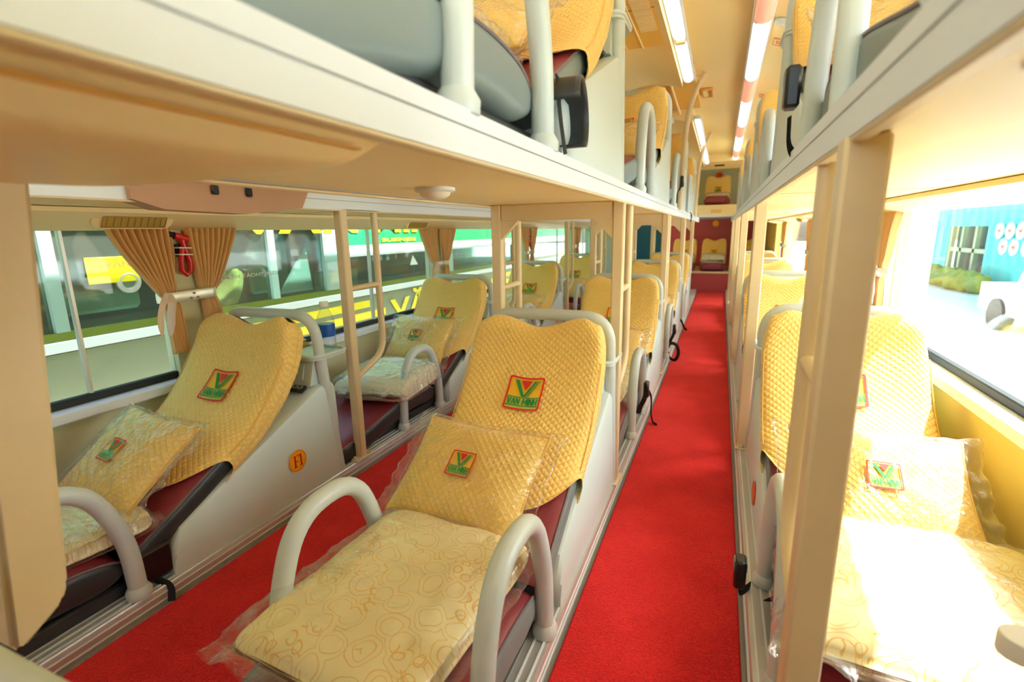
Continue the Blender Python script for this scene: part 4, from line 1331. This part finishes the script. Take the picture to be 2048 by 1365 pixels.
# rolled black belt pad on the nearest centre upper berth
t = thing('belt_pad', 'curled black vinyl pad hanging beside the nearest centre upper berth', 'pad', (.285, .945, 1.085))
def _pad(i, j):
    an = math.radians(165 - 265 * j)
    r = .058 - .010 * j
    return Vector((-.034 + .062 * i - .012 * sin(3 * j), r * cos(an) * 1.05, r * sin(an) * 1.15))
fo = obj('flap', G().grid(6, 30, _pad).mesh('flap', bolstd, 180, recalc=False), t)
_md = fo.modifiers.new('thickness', 'SOLIDIFY'); _md.thickness = .004
obj('strap', G().tube(arc_path([(-.02, -.03, .06), (-.012, -.045, .0), (-.005, -.03, -.07)], .03), .012, 8, flat=(1, .15)).mesh('strap', strapm, 60), t)
t = thing('hinge_box', 'black hinge mount beside the F1 berth cushion', 'hinge', (-.70, .66, .10))
obj('body', B(-.03, .03, -.045, .045, -.04, .05, mt=black, b=.01), t)

# ================================================================== outside
gm = mat('pale_concrete', (214, 212, 200), .85, bump=(6, .2, .01), var=(.6, .08))
struct('ground', B(-40, 60, -40, 90, -1.35, -1.30, mt=gm))
body_g = mat('coach_body_green', (40, 138, 90), .25)
body_d = mat('coach_body_olive', (136, 140, 112), .3)
body_m = mat('coach_body_moss', (108, 122, 40), .3)
body_l = mat('coach_body_lime', (196, 240, 150), .3)
body_w = mat('coach_body_white', (240, 244, 244), .3)
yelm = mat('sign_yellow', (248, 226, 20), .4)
dglass = film_mat('dark_coach_glass', (.62, .76, .71, 1), .08, 1, 0, .05, .5, .3)
inside = mat('coach_inside', (150, 178, 164), .6)
paneg = mat('coach_pale_panel', (176, 214, 200), .4)
X = -2.05
nb = thing('coach', 'green, white and yellow coach parked close beyond the left windows', 'bus', (X, 0, -1.3))
def nbp(name, x0, x1, y0, y1, z0, z1, m_, b=0, label=None): return obj(name, B(x0, x1, y0, y1, z0 + 1.3, z1 + 1.3, mt=m_, b=b), nb, label=label)
nbp('lower_side', -.06, 0, -3, 9.5, -1.0, .40, body_d)
nbp('white_strip', -.05, .012, -3, 9.5, .405, .452, body_w, .004)
nbp('moss_band', -.06, 0, -3, 9.5, .452, .49, body_m)
for i, (a, b) in enumerate(((-3, .35), (.45, 1.2), (1.25, 2.35), (2.4, 2.82), (2.95, 4.6), (4.7, 6.4), (6.5, 9.4))):
    w = nbp('window', -.03, -.022, a, b, .49, .93 if i < 4 else .715, dglass)
nbp('window_post', -.05, 0, .35, .45, .49, .93, inside); nbp('window_post', -.05, .002, 1.2, 1.25, .49, .93, inside)
nbp('window_post', -.05, .002, 2.35, 2.4, .49, .93, paneg); nbp('window_post', -.05, .004, 2.82, 2.95, .49, .93, inside)
nbp('window_post', -.05, .0, 4.6, 4.7, .49, .72, inside); nbp('window_post', -.05, .0, 6.4, 6.5, .49, .72, inside)
nbp('roof_side', -.06, 0, -3, 2.95, .93, 1.38, body_g); nbp('roof_side', -.06, 0, 2.95, 9.5, .80, 1.38, body_g)
nbp('upper_white_band', -.055, .006, 2.95, 9.5, .715, .768, body_w, .003)
nbp('lime_band', -.055, .004, 2.95, 9.5, .768, .80, body_l)
nbp('interior', -2.2, -2.14, -3, 9.5, -1.0, 1.3, inside); nbp('interior_floor', -2.2, -.06, -3, 9.5, .36, .40, inside); nbp('interior_ceiling', -2.2, -.06, -3, 9.5, 1.0, 1.08, inside)
for (y0, y1, z) in ((1.9, 3.28, .335), (1.9, 3.48, .245)):
    nbp('yellow_stripe', -.01, .006, y0, y1, z - .028, z + .028, yelm)
for z in (.335, .245): nbp('yellow_stripe', -.01, .006, 5.75, 9.4, z - .028, z + .028, yelm)
g = G(); text_fit(g, 'VĂN MINH', 2.15, .24, lambda x, y: (.008, 4.62 + x, 1.3 + .27 + y), 0, bold=.03)
obj('lettering', g.mesh('lettering', yelm, recalc=False), nb, label='large yellow letters reading VAN MINH')
g = G(); text_fit(g, 'VĂN MINH', 2.6, .22, lambda x, y: (.008, 3.4 + x, 1.3 + 1.005 + y), 0, bold=.03)
obj('roof_lettering', g.mesh('roof_lettering', yelm, recalc=False), nb, label='yellow letters cut off by the window head')
g = G(); text_fit(g, 'BUSINESS', .5, .03, lambda x, y: (.008, 3.75 + x, 1.3 + .835 + y), 0, bold=.02)
obj('small_lettering', g.mesh('small_lettering', yelm, recalc=False), nb)
for y, z, s in ((1.05, .52, 1.0), (2.1, .42, .9), (.45, .46, 1)):
    o = obj('seat_cover', cover_far, nb, (-.32, y + .2, 1.3 + z - .28), (0, 0, .25)); o.scale = (s, s, s)
for (a, b, z0, z1) in ((1.35, 1.72, .52, .63), (2.42, 2.75, .50, .80), (.62, .95, .50, .66), (3.0, 3.5, .45, .62)):
    nbp('pale_panel', -.30, -.26, a, b, z0, z1, paneg, .02)
g = G().prism([(.66, 1.82), (.96, 1.82), (.72, 2.15)], 'x', -.12, -.10); obj('white_drape', g.mesh('white_drape', body_w), nb)
g = G().prism([(2.50, 1.80), (2.79, 1.80), (2.76, 2.10)], 'x', -.12, -.10); obj('white_drape', g.mesh('white_drape', body_w), nb)
g = G().prism([(3.92, 1.90), (4.05, 1.90), (3.97, 1.99)], 'x', -.018, -.016); obj('warning_triangle', g.mesh('warning_triangle', body_w), nb)
yv = obj('van_reflection', B(-.020, -.012, 1.36, 1.58, 1.3 + .68, 1.3 + .80, mt=yelm, b=.003), nb)  # solid shape imitating a yellow van reflected in the glass
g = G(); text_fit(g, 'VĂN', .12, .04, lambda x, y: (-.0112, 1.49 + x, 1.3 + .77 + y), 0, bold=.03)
obj('reflection_lettering', g.mesh('reflection_lettering', disc_o, recalc=False), nb)  # the van's lettering, part of the imitated reflection
wh = obj('wheel', G().lathe([(.055, 0), (.055, .03), (.035, .035), (.03, .02), (.005, .022)], (-.045, 1.53, 1.3 + .68), 20, axis='x').mesh('wheel', alum), nb)  # wheel of the reflected van, modelled on the glass with its reflection

# right hand side of the yard
tealm = mat('shed_teal', (92, 214, 200), .5)
sh = thing('shed', 'teal corrugated shed with white round emblems beyond the right window', 'building', (9.0, 0, -1.3))
def corr(y0, y1, z0, z1):
    g = G(); P = []
    n = int((y1 - y0) / .16)
    for k in range(n + 1):
        y = y0 + (y1 - y0) * k / n
        P.append((.0 if k % 4 in (0, 1) else -.07, y))
    pts = P + [(.15, y1), (.15, y0)]
    g.prism(pts, 'z', z0, z1)
    return g.mesh('corrugated_wall', tealm, 20)
obj('corrugated_wall', corr(12, 28, 2.1, 5.2), sh); obj('corrugated_wall', corr(12, 22.2, 0, 2.1), sh); obj('corrugated_wall', corr(25.6, 28, 0, 2.1), sh)
dk = mat('shed_dark', (58, 78, 70), .6); okm = mat('shed_frame', (176, 184, 140), .5)
obj('door_recess', B(.3, .35, 22.2, 25.6, 0, 2.1, mt=dk), sh)
for y in (22.3, 23.4, 24.5, 25.5): obj('door_post', B(.05, .18, y - .09, y + .09, 0, 2.1, mt=okm), sh)
obj('door_rail', B(.05, .18, 22.3, 25.5, 1.15, 1.3, mt=okm), sh)
for y, z in ((21.35, 1.95), (20.7, 1.95), (20.95, 1.45), (20.3, 1.45), (20.05, 1.95), (19.6, 1.45)):
    e = obj('round_emblem', G().lathe([(.26, 0), (.26, -.04)], (-.075, y, z), 20, axis='x').mesh('round_emblem', body_w), sh)
    obj('emblem_mark', G().box(-.12, -.116, y - .1, y + .1, z - .05, z + .05, b=.001).mesh('emblem_mark', disc_o), e)
obj('roof', B(-.6, 6, 11.5, 28.5, 5.2, 5.35, mt=body_w), sh)
t = thing('hoarding', 'tall white hoarding panel with an orange mark just outside the right window', 'hoarding', (3.3, 0, -1.3))
obj('body', B(0, .16, 9.25, 15.0, .35, 3.4, mt=body_w, b=.03), t)
for y in (9.35, 9.55): obj('corner_post', B(-.03, .02, y - .04, y + .04, .35, 3.3, mt=body_w, b=.01), t)
obj('orange_mark', B(-.01, 0, 9.9, 10.5, 2.02, 2.16, mt=hangtag), t)
for y in (9.6, 11.2, 12.8, 14.6): obj('foot', B(.02, .14, y - .08, y + .08, 0, .36, mt=dk), t)
def pickup():
    t = thing('pickup_truck', 'white pickup truck with blue marks parked beyond the right window', 'truck', (6.0, 9.9, -1.3))
    g = G().prism([(.0, .35), (.05, .85), (.9, .98), (1.5, 1.5), (2.7, 1.52), (3.0, .95), (4.4, .92), (4.4, .35)], 'x', -.0, 1.7)
    obj('body', g.mesh('body', body_w, 30), t)
    g = G().prism([(1.0, 1.0), (1.52, 1.42), (2.1, 1.44), (2.1, 1.0)], 'x', -.012, -.004); obj('side_window', g.mesh('side_window', dk), t)
    obj('blue_mark', B(-.014, -.002, .35, 1.2, .55, .80, mt=bluel), t); obj('blue_mark', B(-.014, -.002, 2.2, 2.7, 1.02, 1.3, mt=bluel), t)
    for y in (.8, 3.5): obj('wheel', G().lathe([(.05, .0), (.33, .0), (.33, .22), (.05, .22)], (-.06, y, .33), 20, axis='x').mesh('wheel', black), t)
    obj('bumper', B(.1, 1.6, -.1, .05, .35, .5, mt=alumg, b=.03), t)
pickup()
t = thing('hedge', 'low olive hedge in front of the shed', 'hedge', (8.2, 22.5, -1.3))
hm = mat('hedge_leaf', (150, 160, 70), .9, bump=(20, 1, .05), var=(8, .3))
g = G()
def _hedge(i, j):
    k = max(0, 1 - abs(2 * i - 1) ** 6) ** .5
    p = Vector((.42 * cos(2 * pi * j) * k, (i - .5) * 5.2, .30 + .34 * sin(2 * pi * j) * k))
    return p + Vector((noise.noise(p * 3.1), noise.noise(p * 3.1 + Vector((9, 0, 0))), noise.noise(p * 3.1 + Vector((0, 7, 0))))) * .22 * k
g.grid(90, 30, _hedge)
h = obj('foliage', g.mesh('foliage', hm, 180), t)
